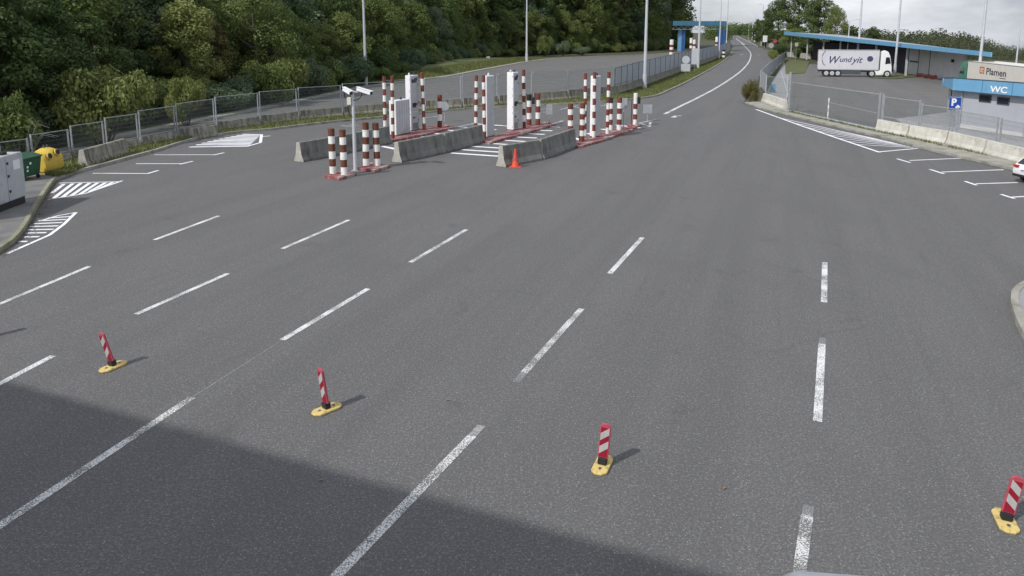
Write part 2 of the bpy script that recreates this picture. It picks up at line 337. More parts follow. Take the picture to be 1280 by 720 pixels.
USED = {}
def tag(o, label=None, cat=None, group=None, kind=None):
    if label: o['label'] = label
    if cat: o['category'] = cat
    if group: o['group'] = group
    if kind: o['kind'] = kind
    return o
def thing(name, label, cat, loc=(0, 0, 0), rz=0.0, group=None, sc_=1.0):
    o = bpy.data.objects.new(name, None); o.empty_display_size = .2; C.objects.link(o)
    o.location = loc; o.rotation_euler = (0, 0, rz); o.scale = (sc_,) * 3
    return tag(o, label, cat, group)
def link_copy(o, parent=None, loc=None):
    c = o.copy(); C.objects.link(c)
    if parent: c.parent = parent
    if loc is not None: c.location = loc
    return c
def copy_tree(o, loc, rz, label=None, group=None, scale=None):
    r = o.copy(); C.objects.link(r); r.location = loc; r.rotation_euler = (0, 0, rz)
    if scale: r.scale = scale if not isinstance(scale, (int, float)) else (scale,) * 3
    if label: r['label'] = label
    if group: r['group'] = group
    for ch in kids.get(o.name, []):
        c = ch.copy(); C.objects.link(c); c.parent = r
        for g in kids.get(ch.name, []):
            d = g.copy(); C.objects.link(d); d.parent = c
    return r
kids = {}
def note(o):                                  # remember the children of a prototype before copying it
    bpy.context.view_layer.update()
    kids[o.name] = list(o.children)
    for ch in o.children: kids[ch.name] = list(ch.children)
    return o
def text(body, size, parent, loc, rot, m, name='lettering', extrude=.004, offset=0.0, shear=0.0, sx=1.0):
    cu = bpy.data.curves.new(name, 'FONT'); cu.body = body; cu.size = size; cu.extrude = extrude; cu.offset = offset; cu.shear = shear
    cu.align_x = 'CENTER'; cu.align_y = 'CENTER'; cu.materials.append(M[m])
    t = bpy.data.objects.new('type', cu); C.objects.link(t)
    me = bpy.data.meshes.new_from_object(t.evaluated_get(bpy.context.evaluated_depsgraph_get())); bpy.data.objects.remove(t)
    o = bpy.data.objects.new(name, me); C.objects.link(o); o.location = loc; o.rotation_euler = rot; o.scale = (sx, 1, 1); o.parent = parent
    return o
def px(*pts): return [tuple(G(x, y)[:2]) for x, y in pts]
def smooth_line(pts, step=1.5):               # catmull-rom through world points
    P = [Vector((p[0], p[1], 0)) for p in pts]; P = [P[0] * 2 - P[1]] + P + [P[-1] * 2 - P[-2]]; out = []
    for i in range(1, len(P) - 2):
        n = max(1, int((P[i + 1] - P[i]).length / step)); n = min(n, 14)
        for k in range(n):
            t = k / n; a, b, c, d = P[i - 1], P[i], P[i + 1], P[i + 2]
            q = .5 * ((2 * b) + (-a + c) * t + (2 * a - 5 * b + 4 * c - d) * t * t + (-a + 3 * b - 3 * c + d) * t ** 3)
            out.append((q.x, q.y))
    out.append((P[-2].x, P[-2].y)); return out
def offset_line(line, d):
    out = []
    for i, p in enumerate(line):
        a = Vector(line[max(0, i - 1)]); b = Vector(line[min(len(line) - 1, i + 1)]); t = (b - a).normalized(); out.append((p[0] - t.y * d, p[1] + t.x * d))
    return out
def ribbon(line, w0, w1, z0, z1, mb, m):     # a raised strip along a line, from offset w0 to w1
    a, b = offset_line(line, w0), offset_line(line, w1); n = len(line); vs = []
    for (p, q) in zip(a, b): vs += [(*p, z0), (*p, z1), (*q, z1), (*q, z0)]
    fs = []
    for i in range(n - 1):
        k = 4 * i
        fs += [(k, k + 4, k + 5, k + 1), (k + 1, k + 5, k + 6, k + 2), (k + 2, k + 6, k + 7, k + 3)]
    fs += [(0, 1, 2, 3), (4 * n - 1, 4 * n - 2, 4 * n - 3, 4 * n - 4)]
    mb.add(vs, fs, m)
def flat(poly, z, mb, m):
    mb.add([(p[0], p[1], z) for p in poly], [tuple(range(len(poly)))], m)
def stripe(a, b, w, parent, name, m, z=.006, pad=None):
    a, b = Vector(a[:2]), Vector(b[:2]); d = (b - a).normalized(); n = Vector((-d.y, d.x)) * w / 2
    c = (a + b) / 2; mb = MB(); mb.add([(*(p - c), 0) for p in (a - n, b - n, b + n, a + n)], [(0, 1, 2, 3)], m)
    o = mb.build(name, parent, (c.x, c.y, z)); return o

# ================================================================== SETTING
# ground: one sheet to the horizon, sinking towards the river on the right beyond the yard
def ground_z(x, y):
    r = x / max(y, 1); t = min(1, max(0, (r - .37) / .12)); t = t * t * (3 - 2 * t)
    return -.06 - t * max(0, y - 210) * .075
mb = MB()
ys = [-60, -20, 10, 40, 80, 120, 160, 200, 240, 300, 400, 520, 700, 1000, 1500, 2300, 3500, 5200]
rs = [-1.6, -1.2, -.9, -.6, -.4, -.2, 0, .15, .25, .33, .37, .40, .43, .46, .49, .55, .65, .8, 1.0, 1.3, 1.7]
vs = []
for y in ys:
    for r in rs:
        x = r * (y + 90); vs.append((x, y, max(-420, ground_z(x, y))))
n = len(rs); mb.add(vs, [(j * n + i, j * n + i + 1, (j + 1) * n + i + 1, (j + 1) * n + i) for j in range(len(ys) - 1) for i in range(n - 1)], 'ground')
tag(mb.build('ground', smooth=True), kind='structure')

KERB_L = [(70, 226), (88, 219), (133, 207), (160, 199.5), (197, 189.4), (231, 178.5), (258, 171.5), (302, 166), (339, 163), (377, 158), (420, 153),
          (480, 147.5), (524, 142.5), (558, 139), (617, 135), (700, 131), (760, 128), (795, 124.5), (820, 120.5), (838, 113), (862, 101.5), (890, 86), (908, 74), (915, 66), (916.5, 60)]
KERB_C = [(-40, 338), (-12, 323), (2, 315), (18, 304), (32, 287), (43, 268), (55, 247), (64, 233), (70, 226)]
KERB_R = [(931, 129), (950, 136), (966, 140), (983, 144), (1010, 151), (1050, 160.5), (1092, 170.5), (1120, 176.5), (1147, 185), (1202, 198), (1264, 212.5), (1310, 224)]
kl, kc, kr = smooth_line(px(*KERB_L)), smooth_line(px(*KERB_C), .6), smooth_line(px(*KERB_R))
road_poly = [(-45, -25), (45, -25), (45, 27)] + kr[::-1] + px((931, 124), (946, 112), (948, 98), (956, 86), (976, 69), (960, 62.5), (945, 58.5), (932, 49.5), (921, 43.2), (911, 43.2), (912.5, 50), (916.5, 60)) + kl[::-1][1:] + kc[::-1][1:] + [(-45, 14)]
mb = MB(); flat(road_poly, 0, mb, 'asphalt'); road = tag(mb.build('road'), kind='structure')
yard_poly = px((975, 141), (1030, 157), (1100, 173), (1280, 219), (1420, 256), (1420, 80), (1206, 80), (1012, 80), (1004, 91), (985, 92.5), (983, 110))
mb = MB(); flat(yard_poly, -.006, mb, 'yard'); yard = tag(mb.build('yard'), kind='structure')
LORRY_FAR = [(60, 198), (120, 181), (170, 168.5), (230, 156.5), (286, 145), (340, 134), (376, 127), (420, 117.5), (457, 109.5), (520, 101), (560, 96), (600, 88.5), (640, 81), (662, 77.3), (700, 73), (760, 70.3), (810, 68.5), (845, 66), (880, 63), (908, 59)]
FBASE = [(-60, 226), (0, 215), (40, 208.5), (90, 199.5), (133, 191.5), (175, 183.5), (221, 174.5), (270, 165.2), (325, 157), (373, 151.2), (428, 146.3), (480, 142), (530, 138.5), (577, 135.7), (622, 132.3), (665, 129.2), (709, 125.5), (768, 119.5),
         (790, 112.5), (811, 105.3), (831, 97.6), (847, 91.4), (860, 86.5), (872, 82.3), (883, 78.5), (892, 75), (902, 71), (912, 67)]
lf = smooth_line(px(*LORRY_FAR), 3); fb = px(*FBASE)
mb = MB(); flat(fb + px((912, 57)) + lf[::-1], -.004, mb, 'yard'); lorry = tag(mb.build('lorry_road'), kind='structure')
mb = MB(); ribbon(lf, 0, .9, -.05, .10, mb, 'kerb'); tag(mb.build('lorry_road_kerb'), kind='structure')
# verge between the left kerb and the barrier line
mb = MB(); flat(offset_line(kl, .12) + [tuple(p) for p in offset_line(fb, .3)[::-1][:-1]] + px((0, 232)), .105, mb, 'grass'); tag(mb.build('verge'), kind='structure')
mb = MB(); ribbon(kl, 0, .16, -.05, .13, mb, 'kerb'); tag(mb.build('verge_kerb'), kind='structure')
# left pavement with the cabinet
mb = MB(); flat(offset_line(kc, .10) + px((88, 219), (60, 214), (0, 232)) + [(-32, 34), (-34, 18)], .12, mb, 'paving'); tag(mb.build('pavement'), kind='structure')
mb = MB(); ribbon(kc, 0, .13, -.05, .145, mb, 'kerb_left'); tag(mb.build('pavement_kerb'), kind='structure')
# right kerb apron, pavement round the toilet block, far right grass
BAR_R = [(985, 139.5), (1030, 149.5), (1096, 164.6), (1137, 173), (1186, 182), (1234, 194.5), (1285, 207.5)]
mb = MB(); flat(kr + px((1320, 219), (1285, 206), (1234, 193), (1186, 180.5), (1137, 171.5), (1096, 163), (1030, 148.5), (985, 138.5), (957, 128)), .10, mb, 'kerb')
ribbon(kr, -.02, .22, -.05, .115, mb, 'kerb'); tag(mb.build('right_kerb'), kind='structure')
mb = MB(); mb.prism(px((1119, 150), (1150, 146.5), (1182, 142), (1300, 142), (1340, 212), (1285, 205.5), (1234, 192.5), (1186, 180), (1150, 172)), -.03, .10, 'pale_paving'); tag(mb.build('toilet_pavement'), kind='structure')
mb = MB(); flat(px((982, 93), (1006, 91.5), (1012, 77), (990, 74.5), (981, 75.5)), .05, mb, 'grass'); tag(mb.build('yard_verge'), kind='structure')
mb = MB(); flat(px((983, 112), (985, 138), (957, 128), (957, 117), (980, 77), (988, 92)), .03, mb, 'pale_paving'); tag(mb.build('side_path'), kind='structure')
mb = MB(); flat(px((1085, 97.5), (1118, 99), (1147, 96), (1146, 92.5), (1118, 93.5)), .06, mb, 'grass'); tag(mb.build('yard_island'), kind='structure')
# mown bank beyond the lorry road
mb = MB(); bk = [p for p in lf if G(497, 104).y < p[1] < G(672, 76).y]; bk2 = offset_line(lf, .9)
idx = [i for i, p in enumerate(lf) if G(490, 105).y < p[1] < G(690, 74).y]
b0 = [bk2[i] for i in idx]; b1 = [offset_line(lf, 4.5)[i] for i in idx]; b2 = [offset_line(lf, 11)[i] for i in idx]; nb = len(idx)
zz = [math.sin(math.pi * min(1, max(0, k / (nb - 1)))) ** .6 for k in range(nb)]
vs = [(*p, .08) for p in b0] + [(*p, .08 + .75 * z) for p, z in zip(b1, zz)] + [(*p, .08 + .95 * z) for p, z in zip(b2, zz)]
mb.add(vs, [(r * nb + i, r * nb + i + 1, (r + 1) * nb + i + 1, (r + 1) * nb + i) for r in range(2) for i in range(nb - 1)], 'grass'); bank = tag(mb.build('grass_bank', smooth=True), kind='structure')
# small kerbed corner at the right edge
ISL = [(1300, 343), (1280, 357), (1270, 362.5), (1263.5, 370), (1262.5, 381), (1269, 404), (1281, 428), (1300, 455)]
il = smooth_line(px(*ISL), .4)
mb = MB(); flat(offset_line(il, .13) + [(14, 13), (14, 17)], .12, mb, 'pale_paving'); tag(mb.build('corner_pavement'), kind='structure')
mb = MB(); ribbon(il, 0, .15, -.05, .14, mb, 'kerb'); tag(mb.build('corner_kerb'), kind='structure')

# ------------------------------------------------------------------ painted markings (pieces of the road)
DASH = [[(1031, 328), (1030, 378)], [(1027.5, 430), (1022, 527)], [(1009, 645), (998, 724)],
        [(803, 297), (762, 342)], [(727, 386), (655, 466)], [(590, 545), (414, 727)],
        [(583, 287), (513, 328)], [(460, 361), (353, 425)], [(240, 497), (-12, 665)],
        [(436, 275), (353, 311)], [(285, 342), (170, 393)], [(66, 445), (-20, 490)],
        [(273, 270), (193, 300)], [(112, 333), (-10, 384)]]
for k, (a, b) in enumerate(DASH):
    stripe(G(*a), G(*b), .135 if k not in (2, 5, 8) else .145, road, 'lane_dash', 'paint' if k not in (2, 4, 5, 8) else 'worn_paint', .005)
for a, b in (((655, 466), (645, 478)), ((602, 532), (590, 545)), ((1028.5, 422), (1027.5, 430)), ((353, 425), (240, 497)), ((1011, 632), (1009, 645))):
    stripe(G(*a), G(*b), .022 if a[0] == 353 else .13, road, 'worn_dash', 'faint_paint', .004)
cl = smooth_line(px((831, 142.5), (851, 132.5), (872.5, 122), (895, 110), (915, 97.2), (927.5, 87.5), (935, 79), (938, 72), (937.5, 65), (930, 57.2), (922, 50), (912, 44)), 2)
mb = MB(); ribbon(cl, -.13, .13, .001, .005, mb, 'paint'); mb.build('edge_line', road)
cl = smooth_line(px((947, 58), (938, 53), (929, 48.5), (920, 44.5)), 8)
mb = MB(); ribbon(cl, -.2, .2, .001, .005, mb, 'paint'); mb.build('edge_line', road)
for a, b in (((931, 56), (926, 52.5)), ((924, 51), (920, 48)), ((939, 51.8), (935, 49.5)), ((947, 69), (950, 68.6)), ((925, 68.5), (929, 68)), ((841, 147), (846, 144.5)), ((846, 145), (850, 144.5))):
    stripe(G(*a), G(*b), .35, road, 'road_mark', 'paint', .005)
def bay(l0, l1, t0, t1):
    stripe(G(*l0), G(*l1), .12, road, 'bay_line', 'bay_paint', .005); stripe(G(*t0), G(*t1), .13, road, 'bay_tick', 'bay_paint', .009)
bay((116, 216.7), (184, 217), (184, 217.3), (198, 213.2)); bay((170, 204.7), (226, 204.7), (225, 205.5), (241, 201.7)); bay((193, 193.6), (268, 193.5), (267, 194), (280, 191))
bay((1137, 200.7), (1201, 197.9), (1121, 198.6), (1138, 203.5)); bay((1177, 215.2), (1255, 212.2), (1162, 211.8), (1180, 217.5)); bay((1220, 229.8), (1272, 228.3), (1206, 226.7), (1221, 231.8)); bay((1264, 246.6), (1300, 244.6), (1251, 243), (1268, 248.5))
def hatch(lines, w, m='bay_paint', name='hatch_stripe', z=.005):
    for i, (a, b) in enumerate(lines): stripe(G(*a), G(*b), w, road, name, m, z + .0006 * (i % 5))
# left near hatch (leaf shaped)
hatch([((9, 317.2), (62, 294)), ((62, 294), (80, 280.5)), ((80, 280.5), (95, 265.8))], .11, z=.009)
hatch([((50, 276.5), (72, 270)), ((72, 270), (95, 265.8))], .09, z=.009)
hatch([((23, 302), (34, 302)), ((29, 296.5), (49, 296)), ((33, 291.5), (58, 291)), ((35, 287.5), (67, 286.8)), ((37, 283.5), (73, 282.6)), ((42, 279.8), (78, 278.2)), ((48, 276.2), (83, 274.4)), ((60, 272.8), (88, 270.8))], .125)
# left upper hatch
hatch([((74, 229), (151, 227.3)), ((59, 249.8), (107, 242)), ((107, 242), (153, 226.2))], .11, z=.009)
hatch([((65, 241.5), (80, 230)), ((67, 248), (91, 229.5)), ((78, 246.5), (101, 229.2)), ((89, 244.8), (112, 229)), ((100, 243), (122, 228.7)), ((112, 239.7), (132, 228.4)), ((124, 235.8), (141, 228))], .145)
# far left hatch against the verge
hatch([((236, 184), (309, 183)), ((309, 183), (325.5, 178.5)), ((325.5, 178.5), (327, 168.2)), ((327, 171), (338, 170))], .16, z=.009)
hatch([((lerp(238, 303, t), lerp(183.8, 167.9, t ** .8)), (lerp(311, 326, t), lerp(182.8, 168.6, t))) for t in [k / 9 for k in range(10)]], .30)
# long hatch by the gate
hatch([((945, 136.8), (1002, 157.5)), ((1002, 157.5), (1050, 174)), ((1050, 174), (1099.5, 190.6))], .17, z=.009)
hatch([((1099, 190), (1147, 185.6))], .15, z=.009)
for k in range(8):
    t = (k + .6) / 8.4; e_ = (lerp(1104, 1146, t), lerp(175.6, 185.4, t)); q = t ** .8
    st_ = (lerp(962, 1080, q), interp([(945, 136.8), (1002, 157.5), (1050, 174), (1099.5, 190.6)], lerp(962, 1080, q)) - .3)
    hatch([(st_, e_)], .115)
# cross stripes between the islands
def cross(a0, a1, b0, b1, n, w=.30, m='bay_paint'):
    for k in range(n):
        t = k / max(1, n - 1)
        stripe(G(lerp(a0[0], a1[0], t), lerp(a0[1], a1[1], t)), G(lerp(b0[0], b1[0], t), lerp(b0[1], b1[1], t)), w, road, 'cross_stripe', m, .005)
cross((564, 191.3), (668, 158), (623, 195.3), (700, 159), 9)
cross((476, 182.5), (590, 154.5), (500, 187.5), (640, 158), 8)
cross((716, 172), (770, 156), (735, 178), (800, 160), 4)
hatch([((541, 163.5), (594, 154.5)), ((690, 155), (704, 150.8)), ((426, 157), (440, 158.3)), ((436, 156), (447, 157.5)), ((532, 147), (548, 145.2)), ((700, 136.8), (722, 132)), ((718, 133.5), (730, 136.5)), ((745, 133.5), (762, 130.5)),
       ((665, 137), (690, 136)), ((668, 141.5), (684, 140)), ((632, 139.5), (645, 138)), ((798, 154), (819, 149.6)), ((813, 152.5), (812, 158)), ((800, 154), (813, 158.4)), ((640, 199.8), (654, 197.5)), ((684, 191.5), (700, 188)), ((745, 176), (765, 172.2))], .16, 'worn_paint', 'road_mark')
# yard bays
for a, b in (((1128, 101), (1185, 104)), ((1112, 105.5), (1184, 109.5)), ((1115, 109), (1184, 113.5)), ((1130, 113.5), (1184, 117.5)), ((1135, 118), (1184, 121.5)), ((1127, 122), (1184, 125.5)), ((1130, 126.5), (1183, 130)), ((1140, 131), (1183, 134)), ((1005, 98), (1090, 107)), ((1000, 105), (1060, 112)), ((1120, 101.8), (1140, 103.2))):
    stripe(G(*a), G(*b), .14, yard, 'yard_line', 'faint_paint', .006)
for a, b in (((640, 97), (700, 99)), ((690, 88), (745, 87)), ((560, 113), (610, 117)), ((600, 104), (650, 107)), ((625, 90), (632, 88.8))):
    stripe(G(*a), G(*b), .14, lorry, 'lorry_line', 'faint_paint', .006)

# ------------------------------------------------------------------ inspection canopy the camera hangs from; its edge throws the shade on the lanes
e0, e1 = Vector((-24.5, 12.25)), Vector((14.6, -5.0))
dv = (e1 - e0).normalized(); back = Vector((dv.y, -dv.x))
poly = [tuple(e0), tuple(e1), tuple(e1 + back * 4.6), tuple(e0 + back * 4.6)]
canopy = tag(thing('canopy', 'flat canopy roof over the inspection lanes whose shade falls across the near asphalt', 'canopy', (0, 0, 0)), kind='structure')
mb = MB(); mb.prism(poly, 6.45, 6.95, 'teal_fascia', 'galv'); mb.build('roof', canopy)
for t in (.12, .5, .88):
    for b in (3.9,):
        p = e0 + dv * (e1 - e0).length * t + back * b
        mb = MB(); mb.cyl((p.x, p.y, 0), (p.x, p.y, 6.46), .22, n=14, m='galv_pale'); mb.build('column', canopy, smooth=True)

# ================================================================== BARRIERS
def jersey(a, b, h, label, group, m='concrete', mend='concrete_end', base=.30, z0=0.0):
    a, b = Vector((a[0], a[1], z0)), Vector((b[0], b[1], z0)); L = (b - a).length; d = (b - a).normalized()
    k = h / .85; q = base
    prof = [(-q, 0), (q, 0), (q, .09 * k), (q * .62, .30 * k), (q * .36, h), (-q * .36, h), (-q * .62, .30 * k), (-q, .09 * k)]
    mb = MB(); nseg = 4
    mb.profile(prof, (0, 0, 0), (L, 0, 0), m, mend)
    o = mb.build('concrete_barrier', None, a, math.atan2(d.y, d.x), bevel=.018)
    return tag(o, label, 'barrier', group)
ORD = ['first', 'second', 'third', 'fourth', 'fifth', 'sixth', 'seventh', 'eighth', 'ninth', 'tenth', 'eleventh', 'twelfth', 'thirteenth', 'fourteenth', 'fifteenth', 'sixteenth', 'seventeenth', 'eighteenth', 'nineteenth', 'twentieth', 'twenty-first', 'twenty-second', 'twenty-third', 'twenty-fourth', 'twenty-fifth', 'twenty-sixth', 'twenty-seventh']
FTOPW = [(-60, 209), (0, 203), (40, 198), (90, 190.5), (133, 180.5), (175, 172.5), (221, 163), (270, 153), (325, 145), (373, 139), (428, 133.5), (480, 129.5), (530, 126), (577, 123.3), (622, 119.5), (665, 116.5), (709, 113), (768, 107),
         (790, 102.5), (811, 96.5), (831, 90), (847, 84.6), (860, 80.4), (872, 76.8), (883, 73.6), (892, 70.6), (902, 67.3), (912, 63.8)]
hw = [HT(x, y, interp(FTOPW, x)) - .0 for x, y in FBASE]
for i in range(len(FBASE) - 1):
    a, b = Vector(fb[i]), Vector(fb[i + 1]); d = (b - a).normalized(); g = .10
    far = FBASE[i][0] >= 768
    lab = ('%s mossy concrete block from the front under the pale sheet fence on the verge' % ORD[i - 17]) if far else ('%s stained concrete barrier from the left under the wire fence behind the verge' % ORD[i])
    jersey(a + d * g, b - d * g, (hw[i] + hw[i + 1]) / 2 - .1, lab, 'concrete barriers under the left fence', 'old_concrete', 'concrete_end', .26, .10)
jersey(G(103.5, 210), G(156, 193.5), HT(103, 210, 187.5), 'loose concrete barrier in the grass right of the yellow bin', 'loose barriers on the verge', 'old_concrete', 'concrete_end', .30)
jersey(G(240, 174.5), G(270, 169), .62, 'short loose concrete barrier in the grass above the far white hatching', 'loose barriers on the verge', 'old_concrete', 'concrete_end', .28)
c3 = [((626, 208.5), (672.3, 199.5), 'grey concrete barrier with the orange cone at its near end'), ((673.5, 199.3), (716, 183), 'grey concrete barrier between the orange cone barrier and the right island bollards'),
      ((496, 203), (553, 190.5), 'grey concrete barrier in front of the left white kiosk, nearer of its pair'), ((554.3, 190.2), (601, 177.5), 'grey concrete barrier running up to the middle island, farther of its pair'),
      ((373.5, 202.3), (428, 191.5), 'dark concrete barrier left of the camera pole, nearer half'), ((429.2, 191.2), (485, 178.5), 'dark concrete barrier behind the striped bollard pairs, farther half')]
for a, b, lab in c3:
    ga, gb = G(*a), G(*b)
    jersey(ga, gb, .96 if a[0] > 490 else .92, lab, 'concrete barriers before the islands')
gaps = [(1096.5, 164.6), (1137, 173), (1186, 182), (1234, 194.5), (1285, 207.5), (1335, 221)]
labs = ['whitewashed barrier beside the right gate post', 'whitewashed barrier left of the blue parking sign', 'whitewashed barrier right of the blue parking sign', 'whitewashed barrier behind the white car', 'whitewashed barrier beyond the white car at the edge']
for (a, b), lab in zip(zip(gaps, gaps[1:]), labs):
    A, B = G(*a), G(*b); d = (B - A).normalized(); jersey(A + d * .07, B - d * .07, HT(1140, 173, 158.5), lab + ' on the right kerb', 'whitewashed barriers on the right kerb', 'white_concrete', 'white_concrete', .26, .10)
jersey(G(955, 127.5), G(981.5, 137.5), HT(968, 133, 122.5), 'peeling whitewashed barrier between the round bush and the gate', 'whitewashed barriers on the right kerb', 'white_concrete', 'white_concrete', .3, .08)

# ================================================================== FENCES
def wires(a, b, z0, z1, m='wire', step=.06, r=.0035):
    mb = MB(); d = b - a; n = max(2, int(d.length / step)); e = d.normalized(); L = d.length
    def prong(p, q, u, v):
        mb.add([p + u, p - u * .5 + v, p - u * .5 - v, q + u, q - u * .5 + v, q - u * .5 - v], [(0, 1, 4, 3), (1, 2, 5, 4), (2, 0, 3, 5)], m)
    nn = Vector((-e.y, e.x, 0)) * r
    for i in range(1, n):
        p = a + d * i / n; prong(Vector((p.x, p.y, z0)), Vector((p.x, p.y, z1)), nn, e * r)
    k = max(3, int((z1 - z0) / .20))
    for j in range(1, k):
        z = z0 + (z1 - z0) * j / k; prong(Vector((a.x, a.y, z)), Vector((b.x, b.y, z)), nn * 1.3, Vector((0, 0, r * 1.3)))
    return mb
def shift(mb, o):
    o = Vector(o); mb.v = [p - o for p in mb.v]; return mb
def fence_panel(parent, o, a, b, za0, za1, zb1, framed=True, sheet=False, mframe='galv', w=.035):
    a, b = Vector((a[0], a[1], 0)), Vector((b[0], b[1], 0))
    z1 = (za1 + zb1) / 2
    if sheet:
        mb = MB(); mb.bar(a + Vector((0, 0, (za0 + z1) / 2)), b + Vector((0, 0, (za0 + z1) / 2)), .02, z1 - za0 - .06, 'sheet'); shift(mb, o).build('panel', parent)
    else:
        tag(shift(wires(a, b, za0, z1), o).build('wire_mesh', parent), kind='stuff')
    if framed:
        for z in (z1, za0):
            mb = MB(); mb.bar(a + Vector((0, 0, z)), b + Vector((0, 0, z)), w, w, mframe); shift(mb, o).build('rail', parent)
def posts(parent, o, p, z1, m='galv', r=.035, z0=0.0, e=None, sep=.07):
    for s in ((-1, 1) if e is not None else (0,)):
        q = Vector((p[0], p[1], 0)) + (e * s * sep if e is not None else Vector((0, 0, 0)))
        mb = MB(); mb.bar(q + Vector((0, 0, z0)), q + Vector((0, 0, z1)), r * 2, r * 2, m); shift(mb, o).build('post', parent)
FTOP = [(-60, 196), (0, 181), (40, 171), (90, 160), (133, 149.7), (175, 140.5), (221, 131), (270, 122.7), (325, 115.3), (373, 111), (428, 105.8), (480, 101.5), (530, 98), (577, 95), (622, 92.5), (665, 89.6), (709, 87.3), (768, 85)]
fw = thing('wire_fence', 'long grey steel wire mesh fence above the stained barriers on the left verge', 'fence', (fb[0][0], fb[0][1], 0)); o0 = fw.location
for i in range(17):
    a, b = Vector((*fb[i], 0)), Vector((*fb[i + 1], 0)); e = (b - a).normalized()
    t0, t1 = HT(*FBASE[i], interp(FTOP, FBASE[i][0])), HT(*FBASE[i + 1], interp(FTOP, FBASE[i + 1][0]))
    zb = (hw[i] + hw[i + 1]) / 2 + .06
    fence_panel(fw, o0, a + e * .1, b - e * .1, zb, t0, t1)
    for q, z in ((a + e * .09, (t0 + t1) / 2), (b - e * .09, (t0 + t1) / 2)): posts(fw, o0, q, z + .03, z0=.1, r=.03)
fs = thing('sheet_fence', 'pale grey sheet fence curving along the verge towards the far blue canopy', 'fence', (fb[17][0], fb[17][1], 0)); o0 = fs.location
FT2 = [(768, 85), (790, 79.3), (811, 74.3), (831, 69.8), (847, 66.4), (860, 63.8), (872, 61.4), (883, 59.2), (892, 57.4), (902, 55.4), (912, 53.4)]
for i in range(17, 27):
    nsub = 3 if i < 22 else 2
    for k in range(nsub):
        t0, t1 = k / nsub, (k + 1) / nsub
        a = Vector((*fb[i], 0)).lerp(Vector((*fb[i + 1], 0)), t0); b = Vector((*fb[i], 0)).lerp(Vector((*fb[i + 1], 0)), t1)
        xa = lerp(FBASE[i][0], FBASE[i + 1][0], t0); ya = lerp(FBASE[i][1], FBASE[i + 1][1], t0); z1 = HT(xa, ya, interp(FT2, xa))
        e = (b - a).normalized(); zb = hw[i] * .9 + .12
        fence_panel(fs, o0, a + e * .06, b - e * .06, zb, z1, z1, True, True, 'dark_steel', .05)
        posts(fs, o0, a, z1 + .04, 'dark_steel', .04, .1)

# right side: fence over the whitewashed barriers
fr = thing('barrier_fence', 'grey steel frame fence standing over the whitewashed barriers on the right', 'fence', G(*gaps[0])); o0 = fr.location
for (x0, y0, tp0), (x1, y1, tp1) in (((1099, 165, 120), (1143, 174, 128)), ((1146, 174.5, 129.5), (1190, 182.8, 138.5)), ((1190, 182.8, 138.5), (1239, 195.5, 147.3)), ((1243, 196.5, 148), (1290, 208.5, 159.5))):
    a, b = G(x0, y0), G(x1, y1); z0, z1 = HT(x0, y0, tp0), HT(x1, y1, tp1); n_ = Vector((-(b - a).y, (b - a).x, 0)).normalized() * .16; a, b = a + n_, b + n_
    fence_panel(fr, o0, a, b, .95, z0, z1); posts(fr, o0, a, max(z0, z1) + .03, z0=.1); posts(fr, o0, b, max(z0, z1) + .03, z0=.1)
# gate
gt = thing('yard_gate', 'wide grey mesh gate with a striped centre post between barrier and truck yard', 'gate', G(985, 140.5)); o0 = gt.location
A, B = G(988, 140.5), G(1094, 163.5); zt = HT(1094, 163.5, 117.5)
fence_panel(gt, o0, A, B, .16, zt, zt, True, False, 'galv', .05)
mb = MB(); mid = A.lerp(B, .49)
for k in range(6): mb.cyl((mid.x, mid.y, .1 + k * .24), (mid.x, mid.y, .34 + k * .24), .05, n=8, m='band_white' if k % 2 else 'cab_grey')
shift(mb, o0).build('centre_post', gt)
mb = MB(); mb.bar(mid + Vector((0, 0, 1.25)), B + Vector((0, 0, 1.1)), .03, .03, 'galv'); shift(mb, o0).build('lock_bar', gt)
mb = MB(); mb.bar(A + Vector((0, 0, .11)), B + Vector((0, 0, .11)), .12, .08, 'galv_pale'); shift(mb, o0).build('bottom_rail', gt)
for p, yt, r in (((985, 142), 90, .055), ((1096.5, 163.5), 116, .04), ((1100.5, 164.3), 117, .035)):
    q = G(*p); mb = MB(); mb.bar(q, q + Vector((0, 0, HT(*p, yt))), 2 * r, 2 * r, 'galv'); shift(mb, o0).build('gate_post', gt)
# railing from the gate up the road
rl = thing('road_railing', 'pale grey sheet railing along the road behind the round bush', 'fence', G(957, 117.5)); o0 = rl.location
RB = [(983.5, 122.5, 100), (957, 117.5, 94), (950, 109, 88.5), (957.5, 99.5, 81.5), (964.5, 91.5, 76), (970.5, 85, 71.5), (976, 79.5, 68), (981, 75, 65.6)]
for i in range(len(RB) - 1):
    (x0, y0, t0), (x1, y1, t1) = RB[i], RB[i + 1]; a, b = G(x0, y0), G(x1, y1); z = (HT(x0, y0, t0) + HT(x1, y1, t1)) / 2
    fence_panel(rl, o0, a, b, .22, z, z, True, i > 0, 'galv', .045); posts(rl, o0, a, z + .05, 'galv_pale', .035)
mb = MB(); mb.bar(G(984.5, 140) + Vector((0, 0, 1.15)), G(984.5, 140) + Vector((.5, 3.5, HT(984.5, 140, 92))), .06, .06, 'galv'); shift(mb, o0).build('brace', rl)
mb = MB(); p = G(966, 116); mb.box(p.x - .25, p.x + .25, p.y - .05, p.y + .05, .1, .9, 'pale_blue'); shift(mb, o0).build('blue_board', rl)

